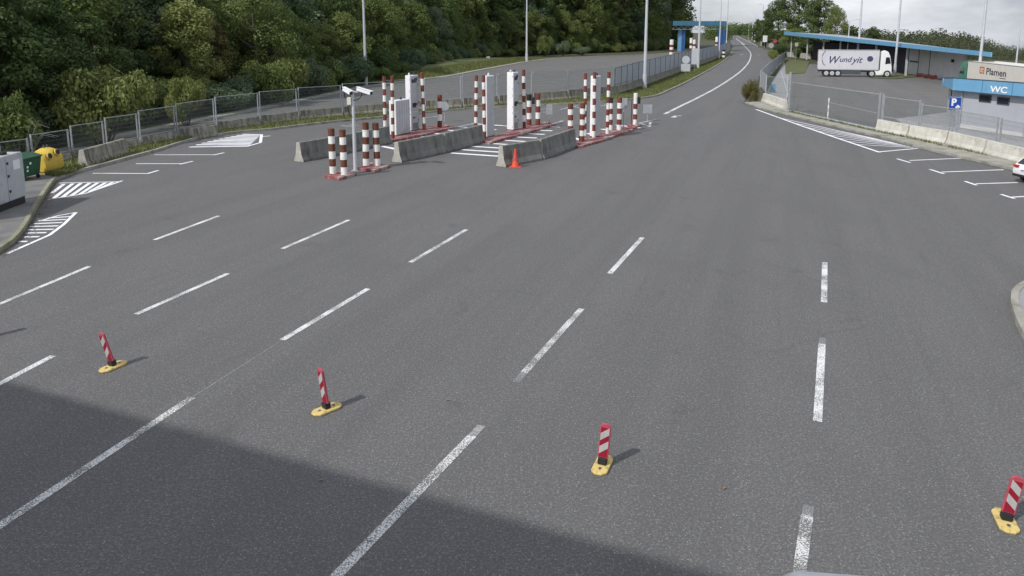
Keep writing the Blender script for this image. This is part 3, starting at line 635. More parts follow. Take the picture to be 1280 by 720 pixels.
# ================================================================== ISLANDS, BOLLARDS, KIOSKS
def island(pts, label, h=.13):
    poly = px(*pts); c = Vector((sum(p[0] for p in poly) / len(poly), sum(p[1] for p in poly) / len(poly), 0))
    o = tag(thing('traffic_island', label, 'traffic island', c), kind='structure', group='red kerbed islands')
    mb = MB(); mb.prism([(lerp(p[0], c.x, .12) - c.x, lerp(p[1], c.y, .12) - c.y) for p in poly], -.02, h - .02, 'red_kerb' ); mb.build('island_slab', o)
    n = len(poly)
    for i in range(n):
        a, b = Vector(poly[i]) - c.xy, Vector(poly[(i + 1) % n]) - c.xy; L = (b - a).length; k = max(1, int(L / 1.0)); d = (b - a).normalized(); nv = Vector((-d.y, d.x))
        if nv.dot(-(a + b) / 2) < 0: nv = -nv
        for j in range(k):
            p, q = a + d * (L * j / k + .012), a + d * (L * (j + 1) / k - .012)
            mb = MB(); mb.prism([tuple(p), tuple(q), tuple(q + nv * .22), tuple(p + nv * .22)], -.03, h + random.uniform(-.008, .008), 'red_kerb'); mb.build('kerb_stone', o, bevel=.02)
island([(484, 175.5), (492, 178), (528, 170.5), (568, 160.8), (556, 157.8), (520, 162)], 'left red kerbed island with a pair of white kiosk boxes')
island([(603, 178.5), (612, 180.5), (650, 170.5), (695, 157), (683, 154.3), (640, 164)], 'middle red kerbed island with a grey panel and a white kiosk')
island([(716, 182.5), (724, 185.5), (752, 178), (792, 163.8), (781, 160.5), (745, 168.5)], 'right red kerbed island crowded with striped bollards')
island([(404, 222.5), (424, 226), (446, 219.5), (430, 215.5)], 'small red kerbed island with a pair of fat bollards left of the camera pole')
island([(447, 213.2), (470, 215.5), (488, 209.5), (466, 206)], 'small red kerbed island with a pair of fat bollards right of the camera pole')
island([(784, 158.5), (792, 161.5), (801, 157.8), (793, 155)], 'tiny red kerbed island with a white headed bollard at the far right end')
def bollard(x, yb, yt, wpx, n, label, group, red='band_red', head=None, z0=.12):
    g = G(x, yb); h = HT(x, yb, yt) - z0; r = wpx * PX(x, yb) / 2
    o = thing('bollard', label, 'bollard', (g.x, g.y, z0), random.uniform(0, 6), group); o.rotation_euler.x = random.uniform(-.018, .018); o.rotation_euler.y = random.uniform(-.018, .018)
    for k in range(n):
        red_ = (k % 2 == 0)
        m = red if red_ else 'band_white'
        if k == 0 and head: m = head
        z1, z_0 = h * (1 - k / n), h * (1 - (k + 1) / n)
        mb = MB(); mb.cyl((0, 0, z_0), (0, 0, z1), r * (1.0 if red_ else 1.012), n=16, m=m)
        mb.build('band', o, smooth=True, bevel=.012 if k == 0 else 0)
    return o
FB = 'fat bollards before the islands'; TB = 'tall thin striped bollards on the islands'; SB = 'short striped bollards on the islands'
bollard(416.5, 220.5, 160.5, 8.2, 6, 'fat brown and white bollard, leftmost of the pair left of the camera pole', FB, 'band_rust')
bollard(430.5, 221.5, 162.0, 8.2, 6, 'fat brown and white bollard next to the camera pole on its left', FB, 'band_rust')
bollard(457.8, 210.2, 153.0, 8.0, 6, 'fat brown and white bollard next to the camera pole on its right', FB, 'band_rust')
bollard(471.8, 210.0, 153.6, 8.0, 6, 'fat brown and white bollard between camera pole and left kiosk island', FB, 'band_rust')
bollard(481.5, 166.0, 95.5, 4.2, 9, 'tall thin striped bollard furthest left, behind the low white box', TB, z0=0)
bollard(491.3, 175.0, 95.3, 4.4, 9, 'tall thin striped bollard standing against the left end of the low white box', TB)
bollard(530.3, 164.5, 90.2, 4.2, 9, 'tall thin striped bollard just right of the tall white kiosk on the left island', TB)
bollard(549.7, 161.2, 118.5, 6.0, 5, 'short striped bollard alone at the far end of the left island', SB)
bollard(594.7, 161.0, 94.0, 4.2, 9, 'tall thin striped bollard left of the grey panel, set back from the middle island', TB, z0=0)
bollard(605.8, 175.6, 94.0, 4.4, 9, 'tall thin striped bollard touching the grey panel on the middle island', TB)
bollard(655.3, 162.3, 87.0, 4.2, 9, 'tall thin striped bollard right of the white kiosk on the middle island', TB)
bk1 = bollard(661.3, 158.6, 118.0, 6.0, 5, 'short striped bollard with a black box on the middle island', SB, head='black')
bollard(672.3, 158.4, 117.0, 6.0, 5, 'short striped bollard beside the black box bollard, nearer the small sign', SB)
bollard(713.0, 180.5, 129.5, 6.6, 7, 'short orange topped bollard behind the far end of the cone barrier', SB, head='band_rust')
bollard(726.8, 179.3, 128.5, 6.8, 7, 'short striped bollard at the near tip of the right island', SB)
bollard(731.0, 172.0, 91.5, 4.0, 10, 'tall thin striped bollard left of the grey panel on the right island', TB)
bollard(742.0, 174.4, 90.0, 4.2, 10, 'tall thin striped bollard in front of the grey panel on the right island', TB)
bollard(759.0, 169.6, 90.0, 4.2, 10, 'tall thin striped bollard furthest right on the right island', TB)
bollard(763.2, 165.2, 122.0, 4.4, 6, 'short slim bollard half hidden behind the rightmost tall bollard', SB, head='black')
bollard(773.6, 165.0, 121.7, 6.0, 6, 'short striped bollard in front of the small grey board on the right island', SB)
bk9 = bollard(793.6, 158.0, 116.5, 5.0, 6, 'white headed striped bollard alone on the tiny island', SB, head='band_white')
for bb, dx in ((bk1, .3), (bk9, .24)):
    mb = MB(); mb.box(dx - .12, dx + .06, -.12, .12, 1.35, 1.78, 'black'); bb.rotation_euler = (0, 0, 0); mb.build('control_box', bb, bevel=.02)
mb = MB(); mb.cyl((.16 - .4, 0, 0), (.16 - .4, 0, 1.55), .03, n=8, m='band_rust'); mb.build('side_pipe', bk9)

def kiosk_box(x0, x1, xm, yb0, yb1, yt, label, name, cat, depth=None, lines=(), mark=False, lamps=(), mleft='cab_white', mright='cab_grey', groove=0, z0=.12):
    # an upright cabinet: left face from x0 to xm, right face from xm to x1
    a, c = G(xm, yb1), G(x1, lerp(yb1, yb0, .0) - (x1 - xm) * .22)
    d = (c - a); d.z = 0; L = d.length; d.normalize(); nv = Vector((-d.y, d.x, 0))
    D = depth or max(.25, (xm - x0) * PX(xm, yb1) * 1.3)
    h = HT(xm, yb1, yt) - z0
    o = thing(name, label, cat, (a.x, a.y, z0), math.atan2(d.y, d.x))
    mb = MB(); mb.box(0, L, 0, D, 0, h, 'cab_white'); mb.build('body', o, bevel=.02)
    zs = [0.03] + [h * t for t in lines] + [h - .03]
    for q0, q1 in zip(zs, zs[1:]):
        mb = MB(); mb.box(.025, L - .025, -.018, 0.0, q0 + .012, q1 - .012, mright); mb.build('door', o, bevel=.006)
        if len(lines): mb = MB(); mb.box(L - .10, L - .07, -.035, -.018, (q0 + q1) / 2 - .08, (q0 + q1) / 2 + .08, 'dark_steel'); mb.build('handle', o)
    for k in range(groove):
        u = L * (k + 1) / (groove + 1); mb = MB(); mb.box(u - .008, u + .008, -.026, -.018, .08, h - .08, 'cab_white'); mb.build('rib', o)
    if mark:
        mb = MB(); mb.box(L * .15, L * .75, -.03, -.018, h * .865, h * .93, 'print_dark'); mb.box(L * .5, L * .85, -.032, -.018, h * .90, h * .955, 'print_purple'); mb.box(L * .55, L * .7, -.034, -.018, h * .87, h * .89, 'lamp_red'); mb.build('display', o)
    if len(lines):
        mb = MB(); mb.box(L * .2, L * .62, -.034, -.018, h * .42, h * .50, 'glass'); mb.box(L * .2, L * .5, -.03, -.018, h * .22, h * .25, 'dark_steel'); mb.box(L * .66, L * .8, -.03, -.018, h * .45, h * .49, 'band_red'); mb.build('screen', o)
        mb = MB()
        for q in (.06, .3, .4, .6, .72, .93): mb.box(-.012, .0, D * .08, D * .16, h * q - .06, h * q + .06, 'cab_grey')
        mb.build('hinge', o)
        mb = MB()
        for q in range(6): mb.box(L * .2, L * .8, -.026, -.018, .12 + q * .06, .15 + q * .06, 'dark_steel')
        mb.build('vent', o)
    mb = MB(); mb.box(-.02, L + .02, -.02, D + .02, -.01, .05, 'dark_steel'); mb.build('plinth', o)
    for t in lamps:
        mb = MB(); mb.lathe([(.07, 0), (.075, .05), (.05, .13), (.02, .16)], 'galv_pale' if t < .6 else 'print_dark', 10, (L * t, D * .5, h)); mb.build('lamp', o, smooth=True)
    return o
kiosk_box(508.5, 524, 514, 0, 166.3, 94.5, 'tall white kiosk with stacked doors behind the low box on the left island', 'kiosk', 'kiosk', lines=(.34, .66), mark=True, lamps=(.2, .8))
kiosk_box(492.5, 513.0, 495.5, 0, 172.5, 126, 'low ribbed white box in front of the tall kiosk on the left island', 'equipment_box', 'cabinet', depth=.45, groove=5, lamps=(.6,))
kiosk_box(607, 618, 608.6, 0, 174.5, 95, 'slim grey panel box at the near end of the middle island', 'panel_box', 'cabinet', depth=.3, lamps=(.55,))
kiosk_box(634.5, 648, 641.5, 0, 165.5, 90.5, 'tall white kiosk with stacked doors on the middle island', 'kiosk', 'kiosk', lines=(.31, .64), mark=True, lamps=(.1, .8))
kiosk_box(738, 749.6, 743.6, 0, 174.2, 95, 'slim grey panel box behind the tall bollards of the right island', 'panel_box', 'cabinet', depth=.35, lamps=(.75,))

def back_sign(x, yb, y0, y1, wpx, label, m='galv', round_=False, mpost='galv', extra=None):
    g = G(x, yb); s = PX(x, yb); h1, h0 = HT(x, yb, y0), HT(x, yb, y1); hw_ = wpx * s / 2
    o = thing('road_sign', label, 'sign', g)
    mb = MB(); mb.cyl((0, 0, 0), (0, 0, h1 - .05), .03, n=8, m=mpost); mb.build('post', o, smooth=True)
    mb = MB()
    if round_: mb.cyl((0, -.05, (h0 + h1) / 2), (0, -.075, (h0 + h1) / 2), (h1 - h0) / 2, n=24, m=m)
    else: mb.box(-hw_, hw_, -.075, -.05, h0, h1, m)
    mb.build('plate', o, bevel=.008)
    mb = MB(); mb.box(-hw_ * .9, hw_ * .9, -.05, -.035, (h0 + h1) / 2 - .03, (h0 + h1) / 2 + .03, 'dark_steel'); mb.build('bracket', o)
    if extra:
        y2, y3, w2 = extra; z1, z0 = HT(x, yb, y2), HT(x, yb, y3)
        mb = MB(); mb.box(-w2 * s / 2, w2 * s / 2, -.075, -.05, z0, z1, m); mb.build('lower_plate', o, bevel=.008)
    return o
back_sign(686.5, 155.5, 130.5, 143.5, 7.5, 'small grey sign back on a thin post at the end of the middle island')
back_sign(809, 151.5, 130.6, 141.8, 11.5, 'small grey sign back on a thin post right of the white headed bollard')
back_sign(779, 163.5, 122.5, 135.5, 8, 'small grey board back behind the right island bollards')
back_sign(856.5, 94, 69.8, 79.6, 10, 'round sign back with a square plate below it on the verge', 'galv_pale', True, extra=(79.8, 89.3, 11.5))
back_sign(868.3, 90, 60.5, 80.5, 9.5, 'tall white sign board beside the round sign back on the verge', 'galv_pale')
back_sign(556, 152.5, 127, 138.5, 8, 'small round sign back behind the short bollard of the left island', 'galv', True)
o = back_sign(610.2, 77.5, 70.5, 75.8, 4.2, 'small white marker box on the mown grass bank', 'print_white')
for x, yb, y0, y1, w_, lab, m, rd in ((955.5, 62, 44.5, 52.5, 5.5, 'white advertising board by the far right road bend', 'print_white', False), (963.5, 64, 53.5, 60, 6, 'round white sign disc by the far right road bend', 'sign_white', True), (967.8, 64, 49, 54, 5.5, 'red edged sign by the far right road bend', 'rim_pink', True), (994.3, 76.5, 53.5, 58, 4.0, 'small white sign on a post beneath the warehouse eaves', 'sign_white', False)):
    back_sign(x, yb, y0, y1, w_, lab, m, rd)

# camera pole
g = G(444.3, 213.5); hp = HT(444.3, 213.5, 110)
cp = thing('camera_pole', 'grey pole with two white camera housings between the fat bollard pairs', 'camera pole', g)
mb = MB(); mb.cyl((0, 0, 0), (0, 0, hp * .55), .085, .075, 14, 'galv_pale'); mb.cyl((0, 0, hp * .55), (0, 0, hp - .12), .07, .062, 14, 'galv_pale'); mb.box(-.16, .16, -.16, .16, 0, .03, 'galv'); mb.build('pole', cp, smooth=True)
mb = MB(); mb.box(-.24, -.06, -.12, .06, hp - .72, hp - .40, 'tilt_cream'); mb.build('junction_box', cp, bevel=.015)
mb = MB(); mb.bar((-.35, 0, hp - .16), (.25, 0, hp - .16), .06, .06, 'galv_pale'); mb.build('cross_arm', cp)
for x, dxx in ((-.36, .34), (.22, .62)):
    mb = MB(); a = Vector((x, -.02, hp - .03)); b = a + Vector((dxx, -.25, -.17)); mb.bar(a, b, .17, .15, 'cab_white'); mb.bar(a + Vector((-.02, 0, .085)), b + Vector((.07, -.03, .075)), .21, .02, 'cab_white')
    hsg = mb.build('camera_housing', cp, bevel=.012)
    mb = MB(); mb.bar(b, b + (b - a).normalized() * .04, .12, .11, 'black'); mb.build('lens', hsg)
mb = MB(); mb.tube([(-.30, -.05, hp - .12), (-.36, -.05, hp - .30), (-.30, -.05, hp - .44), (-.18, -.08, hp - .42)], .022, 6, 'black')
mb.tube([(.42, -.1, hp - .2), (.36, -.1, hp - .38), (.22, -.1, hp - .50), (.02, -.09, hp - .52)], .022, 6, 'black'); mb.tube([(-.15, -.06, hp - .72), (-.18, -.09, hp - .95), (-.12, -.09, hp - 1.15), (-.07, -.09, hp - 1.22)], .02, 6, 'black'); mb.build('cable', cp)

# cone
g = G(644.2, 208.8); o = thing('traffic_cone', 'small faded orange traffic cone at the end of the concrete barrier', 'cone', g); hc = HT(644, 208.8, 186)
mb = MB(); mb.lathe([(.19, .03), (.17, .06), (.10, hc * .5), (.045, hc)], 'orange', 18); mb.build('cone_body', o, smooth=True)
mb = MB(); mb.box(-.27, .27, -.27, .27, 0, .04, 'orange'); mb.build('base', o, bevel=.012)
mb = MB(); mb.lathe([(.128, hc * .40), (.098, hc * .56)], 'rim_pink', 18); mb.build('collar', o, smooth=True)

# ================================================================== LANE DELINEATORS
def delineator(base, e0, e1, top, label, flip=1, wid=.15):
    g = G(*base); a, b = G(*e0), G(*e1); ax = (b - a); ax.z = 0; L = .51; rz = math.atan2(ax.y, ax.x)
    o = thing('lane_delineator', label, 'delineator', g, rz, 'lane delineators on yellow feet')
    W = .115
    pl = [(-L / 2, -W * .45), (-L * .36, -W), (L * .36, -W), (L / 2, -W * .45), (L / 2, W * .45), (L * .36, W), (-L * .36, W), (-L / 2, W * .45)]
    mb = MB(); mb.prism(pl, 0, .045, 'base_yellow'); mb.build('foot', o, bevel=.018)
    for s in (-.7, .7):
        mb = MB(); mb.cyl((s * L * .37, .0, .045), (s * L * .37, .0, .052), .022, n=10, m='dark_steel'); mb.build('bolt', o)
    t = ray(*top) * (g.y / ray(*top).y) + Vector((0, 0, H)); lean = math.atan2(t.x - g.x, t.z) * .92; Lp = math.hypot(t.x - g.x, t.z)
    hinge = thing('panel_assembly', None, None, (0, 0, .045)); hinge.parent = o
    # board faces along the foot's long axis; leaning turns about the world Y axis
    hinge.rotation_mode = 'QUATERNION'
    q = Matrix.Rotation(lean, 3, 'Y'); w = Matrix.Rotation(rz, 3, 'Z'); hinge.rotation_quaternion = (w.inverted() @ q @ w).to_quaternion()
    C.objects.unlink(hinge); bpy.data.objects.remove(hinge)
    Mx = (w.inverted() @ q @ w).to_4x4(); Mx.translation = (0, 0, .045)
    def put(mb, name, bevel=0.0):
        mb.v = [Mx @ p for p in mb.v]; return mb.build(name, o, bevel=bevel)
    mb = MB(); mb.box(-.05, .05, -wid * .42, wid * .42, 0, .10, 'black'); put(mb, 'rubber_joint', .012)
    z0, z1 = .09, Lp - .045; hw_ = wid / 2
    arc = [(hw_ * math.cos(R(d_)), (z1 - hw_ * .6) + hw_ * .6 * math.sin(R(d_))) for d_ in range(0, 181, 20)]
    prof = [(-hw_, z0), (hw_, z0)] + arc
    n = len(prof); mb = MB(); vs = [(-.018, y, z) for y, z in prof] + [(.018, y, z) for y, z in prof]
    mb.add(vs, [(i, (i + 1) % n, (i + 1) % n + n, i + n) for i in range(n)] + [tuple(range(n)), tuple(range(2 * n - 1, n - 1, -1))], 'rim_pink'); put(mb, 'board', .006)
    ht = z1 - hw_ * .75 - z0 - .02; iw = hw_ * .80; zb = z0 + .018
    for sx in (-1, 1):
        xf = sx * .021
        mb = MB(); mb.box(min(xf, xf - sx * .004), max(xf, xf - sx * .004), -iw, iw, zb, zb + ht, 'sign_red'); put(mb, 'red_face')
        f = flip * sx
        for k in range(2):
            c0 = zb + ht * (.10 + .45 * k); sh = ht * .23; st = ht * .25
            lo, hi = c0, c0 + sh * 1.0
            ya, yb_ = (-iw, iw) if f > 0 else (iw, -iw)
            xx = sx * .0235
            mb = MB(); mb.add([(xx, ya, lo), (xx, yb_, lo + sh), (xx, yb_, lo + sh + st), (xx, ya, lo + st)], [(0, 1, 2, 3)], 'sign_white'); put(mb, 'white_stripe')
    return o
delineator((141.5, 459.5), (127.5, 466.5), (155.5, 454.5), (124.5, 416.5), 'leaning narrow red and white delineator, second from the left, turned edge on', 1, .15)
delineator((408.5, 513), (390.5, 520), (425.5, 506), (399, 460.5), 'red and white delineator left of centre, just beyond the shade edge', 1, .15)
delineator((752.8, 583), (746, 597), (759, 570), (758.5, 529.5), 'red and white delineator facing us squarely on a yellow foot right of centre', 1, .15)
delineator((1256.5, 653), (1262, 668), (1249, 641), (1275, 596), 'red and white delineator leaning right at the right edge of the photo', -1, .15)
delineator((-19, 423), (-30, 428), (-4, 418), (-34, 378), 'delineator just beyond the left edge, only the tip of its yellow foot showing', 1, .15)

# ================================================================== LIGHT POLES
def light_pole(x, yb, label, hgt=None, r=.11, arm=1, m='galv_pale', top_row=None):
    g = G(x, yb); h = hgt or HT(x, yb, top_row)
    o = thing('light_pole', label, 'light pole', g, 0, 'lighting poles')
    mb = MB(); mb.cyl((0, 0, 0), (0, 0, h), r, r * .55, 12, m); mb.build('mast', o, smooth=True)
    mb = MB(); mb.cyl((0, 0, 0), (0, 0, min(1.6, h * .18)), r * 1.25, r * 1.2, 12, m); mb.build('sleeve', o, smooth=True)
    mb = MB(); mb.bar((0, 0, h - .05), (arm * 1.3, 0, h + .2), .07, .07, m); mb.build('arm', o)
    mb = MB(); mb.bar((arm * 1.1, 0, h + .18), (arm * 1.9, 0, h + .30), .26, .12, 'cab_grey'); mb.build('lamp_head', o, bevel=.02)
light_pole(457.5, 107, 'white light pole before the trees behind the camera pole', 13, .17)
light_pole(658.3, 77.0, 'white light pole at the far kerb of the lorry road', 13, .23)
light_pole(805.5, 111.8, 'thick grey light pole on the verge beside the sheet fence', 13, .19)
light_pole(872.3, 86.5, 'grey light pole rising past the left half of the far blue canopy', 13, .2)
light_pole(898.5, 74, 'thin grey light pole at the right end of the far blue canopy', 15, .16)
light_pole(907.4, 66, 'thinnest grey light pole just beyond the far blue canopy', 17, .16)
light_pole(1118, 95.5, 'tall grey light pole beside the nose of the white truck', 13, .17)
light_pole(1071.2, 84, 'grey light pole sticking up behind the warehouse roof', None, .2, top_row=-12)
light_pole(1058, 82, 'faint thin light pole left of the one behind the warehouse roof', None, .13, top_row=26)
light_pole(1221.5, 112, 'stout white light pole behind the toilet block', 13, .17)
light_pole(1268, 99, 'thin white light pole beyond the cream trailer', None, .13, top_row=36)
for x, yb, tp, lab in ((951.6, 57.2, 6, 'nearest grey light pole along the far right roadside'), (943, 52, 18, 'second grey light pole along the far right roadside'), (940, 50, 24, 'third grey light pole along the far right roadside'), (935.5, 48, 28, 'farthest grey light pole along the far right roadside')):
    light_pole(x, yb, lab, None, .22 if yb > 55 else .3, top_row=tp, arm=-1)

# ================================================================== LEFT CABINET AND BINS
a, c = G(-34, 284), G(34, 257); d = (c - a); d.z = 0; L = d.length; d.normalize(); hh = HT(34, 257, 189.5) - .12
cb = thing('equipment_cabinet', 'large pale grey equipment cabinet with black plinth at the left edge', 'cabinet', (a.x, a.y, .12), math.atan2(d.y, d.x))
mb = MB(); mb.box(.02, L - .02, .03, 1.4, 0, .24, 'black'); mb.build('plinth', cb)
mb = MB(); mb.box(0, L, 0, 1.45, .24, hh, 'cab_grey'); mb.build('body', cb, bevel=.02)
nd = 3; 
for k in range(nd):
    u0, u1 = L * k / nd + .015, L * (k + 1) / nd - .015
    mb = MB(); mb.box(u0, u1, -.025, 0, .27, hh - .04, 'cab_grey'); dr = mb.build('door', cb, bevel=.008)
    mb = MB()
    for z in (.33, .62, .86): mb.box(u0 + .02, u0 + .09, -.055, -.025, hh * z - .05, hh * z + .03, 'black')
    mb.build('lock', dr)
mb = MB(); mb.box(L * .80, L * .93, -.031, -.025, hh * .70, hh * .88, 'print_white'); mb.build('notice', cb)
mb = MB(); mb.box(L * .30, L * .52, -.04, -.026, hh * .78, hh * .92, 'black'); mb.box(L * .32, L * .50, -.045, -.04, hh * .80, hh * .90, 'cab_white'); mb.build('vent', cb)
for u in (.12, .42, .72):
    mb = MB(); mb.box(L * u, L * u + .28, .15, .45, hh, hh + .10, 'black'); mb.build('roof_vent', cb)
# green bin
a, c = G(33, 231), G(55, 225); d = c - a; d.z = 0; L = d.length; d.normalize(); hh = HT(44, 228, 193) - .1
gb = thing('waste_bin', 'dark green wheeled waste bin between the grey cabinet and the yellow bin', 'bin', (a.x, a.y, .12), math.atan2(d.y, d.x))
mb = MB(); q = .08
mb.add([(q, q, .16), (L - q, q, .16), (L - q, .85 - q, .16), (q, .85 - q, .16), (0, 0, hh * .84), (L, 0, hh * .84), (L, .9, hh * .84), (0, .9, hh * .84)], [(3, 2, 1, 0), (4, 5, 6, 7), (0, 1, 5, 4), (1, 2, 6, 5), (2, 3, 7, 6), (3, 0, 4, 7)], 'green'); mb.build('body', gb, bevel=.03)
mb = MB(); mb.profile([(-.04, hh * .84), (.95, hh * .84), (.95, hh * .92), (.7, hh), (.25, hh * .97), (-.04, hh * .89)], (-.03, 0, 0), (L + .03, 0, 0), 'green'); mb.build('lid', gb, bevel=.02)
for u in (.12, .88):
    for y in (.14, .75): mb = MB(); mb.cyl((L * u - .03, y, .08), (L * u + .03, y, .08), .08, n=12, m='rubber'); mb.build('wheel', gb)
mb = MB(); mb.box(L * .12, L * .2, -.012, .004, hh * .5, hh * .57, 'print_white'); mb.box(L * .12, L * .2, -.0, .02, hh * .36, hh * .43, 'print_white'); mb.box(L * .28, L * .38, -.014, .004, hh * .62, hh * .70, 'print_white'); mb.build('sticker', gb)
# yellow bin: a humped half round bell with two throw holes
a, c = G(57, 221.5), G(79.5, 215.5); d = c - a; d.z = 0; L = d.length; d.normalize(); hh = HT(66, 219, 186.5) - .1; D = .95
yb_ = thing('recycling_bin', 'yellow plastic recycling bell with two dark throw holes beside the green bin', 'bin', (a.x, a.y, .12), math.atan2(d.y, d.x))
def bell(h, y0=0., y1=D, k=.55): return [(y0, .10), (y0 - .05, h * .30)] + [((y0 + y1) / 2 - (D / 2 + .05) * math.cos(R(t)), h * k + h * (1 - k) * math.sin(R(t))) for t in range(8, 173, 12)] + [(y1 + .05, h * .30), (y1, .10)]
mb = MB(); st = [(0, .80), (.05, .86), (.30, .85), (.46, .88), (.56, .97), (.68, 1.0), (.84, 1.0), (.95, .96), (1.0, .90)]
vs = []; P = len(bell(1))
for u, s in st: vs += [(L * u, y, z) for y, z in bell(hh * s)]
fs = [(j * P + i, j * P + (i + 1) % P, (j + 1) * P + (i + 1) % P, (j + 1) * P + i) for j in range(len(st) - 1) for i in range(P)]
fs += [tuple(range(P)), tuple(range(len(st) * P - 1, (len(st) - 1) * P - 1, -1))]
mb.add(vs, fs, 'yellow'); mb.build('body', yb_, smooth=True)
for u, z in ((.27, .70), (.70, .80)):
    dirn = Vector((0, -.9, .43)); cpt = Vector((L * u, -.045, hh * z))
    mb = MB(); mb.cyl(cpt + Vector((0, .10, 0)), cpt + dirn * .05, .115, n=18, m='black'); mb.build('throw_hole', yb_)
    mb = MB(); mb.cyl(cpt + Vector((0, .02, 0)), cpt + dirn * .03, .15, n=18, m='yellow'); mb.build('hole_rim', yb_)
mb = MB(); mb.box(.05, L - .05, .05, D - .05, 0, .11, 'yellow'); mb.build('foot', yb_)
mb = MB(); mb.bar((L * .62, D / 2, hh), (L * .62, D / 2, hh + .12), .05, .05, 'dark_steel'); mb.bar((L * .8, D / 2, hh), (L * .8, D / 2, hh + .12), .05, .05, 'dark_steel'); mb.build('lifting_lug', yb_)

# ================================================================== RIGHT BUILDINGS
# warehouse with the blue eaves
A0, A1 = G(987.7, 71.5), G(1133, 95.2); WD = (A1 - A0); WD.z = 0; WL = WD.length; WD.normalize()
wrz = math.atan2(WD.y, WD.x)
wh = thing('warehouse', 'long low warehouse with sky blue eaves, open dark bays and a pale panelled end', 'warehouse', A0, wrz)
h0, h1 = HT(987.7, 71.5, 43.5), HT(1133, 95.2, 58.2)
def loc(p):                                  # a world point in warehouse coordinates
    v = Vector((p.x - A0.x, p.y - A0.y, 0)); return Vector((v.dot(WD), v.dot(Vector((-WD.y, WD.x, 0))), 0))
uE = loc(G(1237, 118)).x
inward = -1 if loc(Vector((0, 0, 0))).y > 0 else 1
def WU(x, v=0.0):                            # distance along the front under picture column x, at depth v
    r_ = ray(x, 80); n_ = Vector((-WD.y, WD.x, 0)); o_ = Vector((0, 0, H)) - A0
    t = (v - o_.dot(n_)) / r_.dot(n_); p = o_ + r_ * t; return p.dot(WD), (Vector((0, 0, H)) + r_ * t)
def WZ(x, y, v=0.0):
    r_ = ray(x, y); n_ = Vector((-WD.y, WD.x, 0)); o_ = Vector((0, 0, H)) - A0
    t = (v - o_.dot(n_)) / r_.dot(n_); return H + r_.z * t
ua, ub = WU(978, -1.2 * inward)[0], WU(1237, -1.2 * inward)[0]
za, zb = WZ(985, 43.6, -1.2 * inward), WZ(1230, 70.5, -1.2 * inward); zta, ztb = WZ(985, 39.2, -1.2 * inward), WZ(1230, 65, -1.2 * inward)
v0, v1 = sorted((-1.2 * inward, 11.0 * inward))
zlo = lambda u: lerp(za, zb, (u - ua) / (ub - ua)); zhi = lambda u: lerp(zta, ztb, (u - ua) / (ub - ua))
us = (ua, WU(1096, -1.2 * inward)[0], ub)
for k in range(2):
    q0, q1 = us[k] + (.03 if k else 0), us[k + 1]
    mb = MB(); fr_ = (-1.2 * inward, -1.05 * inward); f0, f1 = sorted(fr_)
    mb.add([(q0, f0, zlo(q0)), (q1, f0, zlo(q1)), (q1, f1, zlo(q1)), (q0, f1, zlo(q0)), (q0, f0, zhi(q0)), (q1, f0, zhi(q1)), (q1, f1, zhi(q1)), (q0, f1, zhi(q0))],
           [(3, 2, 1, 0), (4, 5, 6, 7), (0, 1, 5, 4), (1, 2, 6, 5), (2, 3, 7, 6), (3, 0, 4, 7)], 'blue_fascia'); mb.build('fascia', wh)
mb = MB(); f0, f1 = -1.05 * inward, loc(G(1165, 91.3)).y + 5 * inward
ub1 = WU(1236, f1)[0]
dz = .18
mb.add([(ua, f0, zlo(ua) + .2), (ub, f0, zlo(ub) + .2), (ub1, f1, zlo(ub) - .5), (ua, f1, zlo(ua) - .5), (ua, f0, zhi(ua) - .1), (ub, f0, zhi(ub) - .1), (ub1, f1, zhi(ub) - .8), (ua, f1, zhi(ua) - .8)],
       [(3, 2, 1, 0), (4, 5, 6, 7), (0, 1, 5, 4), (1, 2, 6, 5), (2, 3, 7, 6), (3, 0, 4, 7)], 'galv'); mb.build('roof', wh)
VW = loc(G(1165, 91.3)).y * .30; ue = WU(1206, VW)[0]; um = WU(1134.5, VW)[0]; uo = WU(1013, VW + .2)[0]
f0, f1 = VW + .12 * inward, VW + 4.5 * inward; ue1 = WU(1206, f1)[0]
mb = MB(); mb.add([(um, f0, 0), (ue, f0, 0), (ue1, f1, 0), (um, f1, 0), (um, f0, zlo(um) + .0), (ue, f0, zlo(ue) + .0), (ue1, f1, zlo(ue) - .4), (um, f1, zlo(um) - .4)], [(3, 2, 1, 0), (4, 5, 6, 7), (0, 1, 5, 4), (1, 2, 6, 5), (2, 3, 7, 6), (3, 0, 4, 7)], 'wall_grey'); mb.build('wall', wh)
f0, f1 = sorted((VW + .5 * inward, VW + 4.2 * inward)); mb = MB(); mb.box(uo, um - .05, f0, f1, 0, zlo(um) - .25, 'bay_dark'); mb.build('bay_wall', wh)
for x in (987.7, 1007.8, 1028, 1049, 1071, 1094, 1133.2):
    u = WU(x, 0)[0]; mb = MB(); mb.box(u - .13, u + .13, -.13, .11, 0, zlo(u) + .18, 'galv_pale'); mb.build('column', wh)
edges = [1136.5, 1147.5, 1161.5, 1179, 1192, 1205]
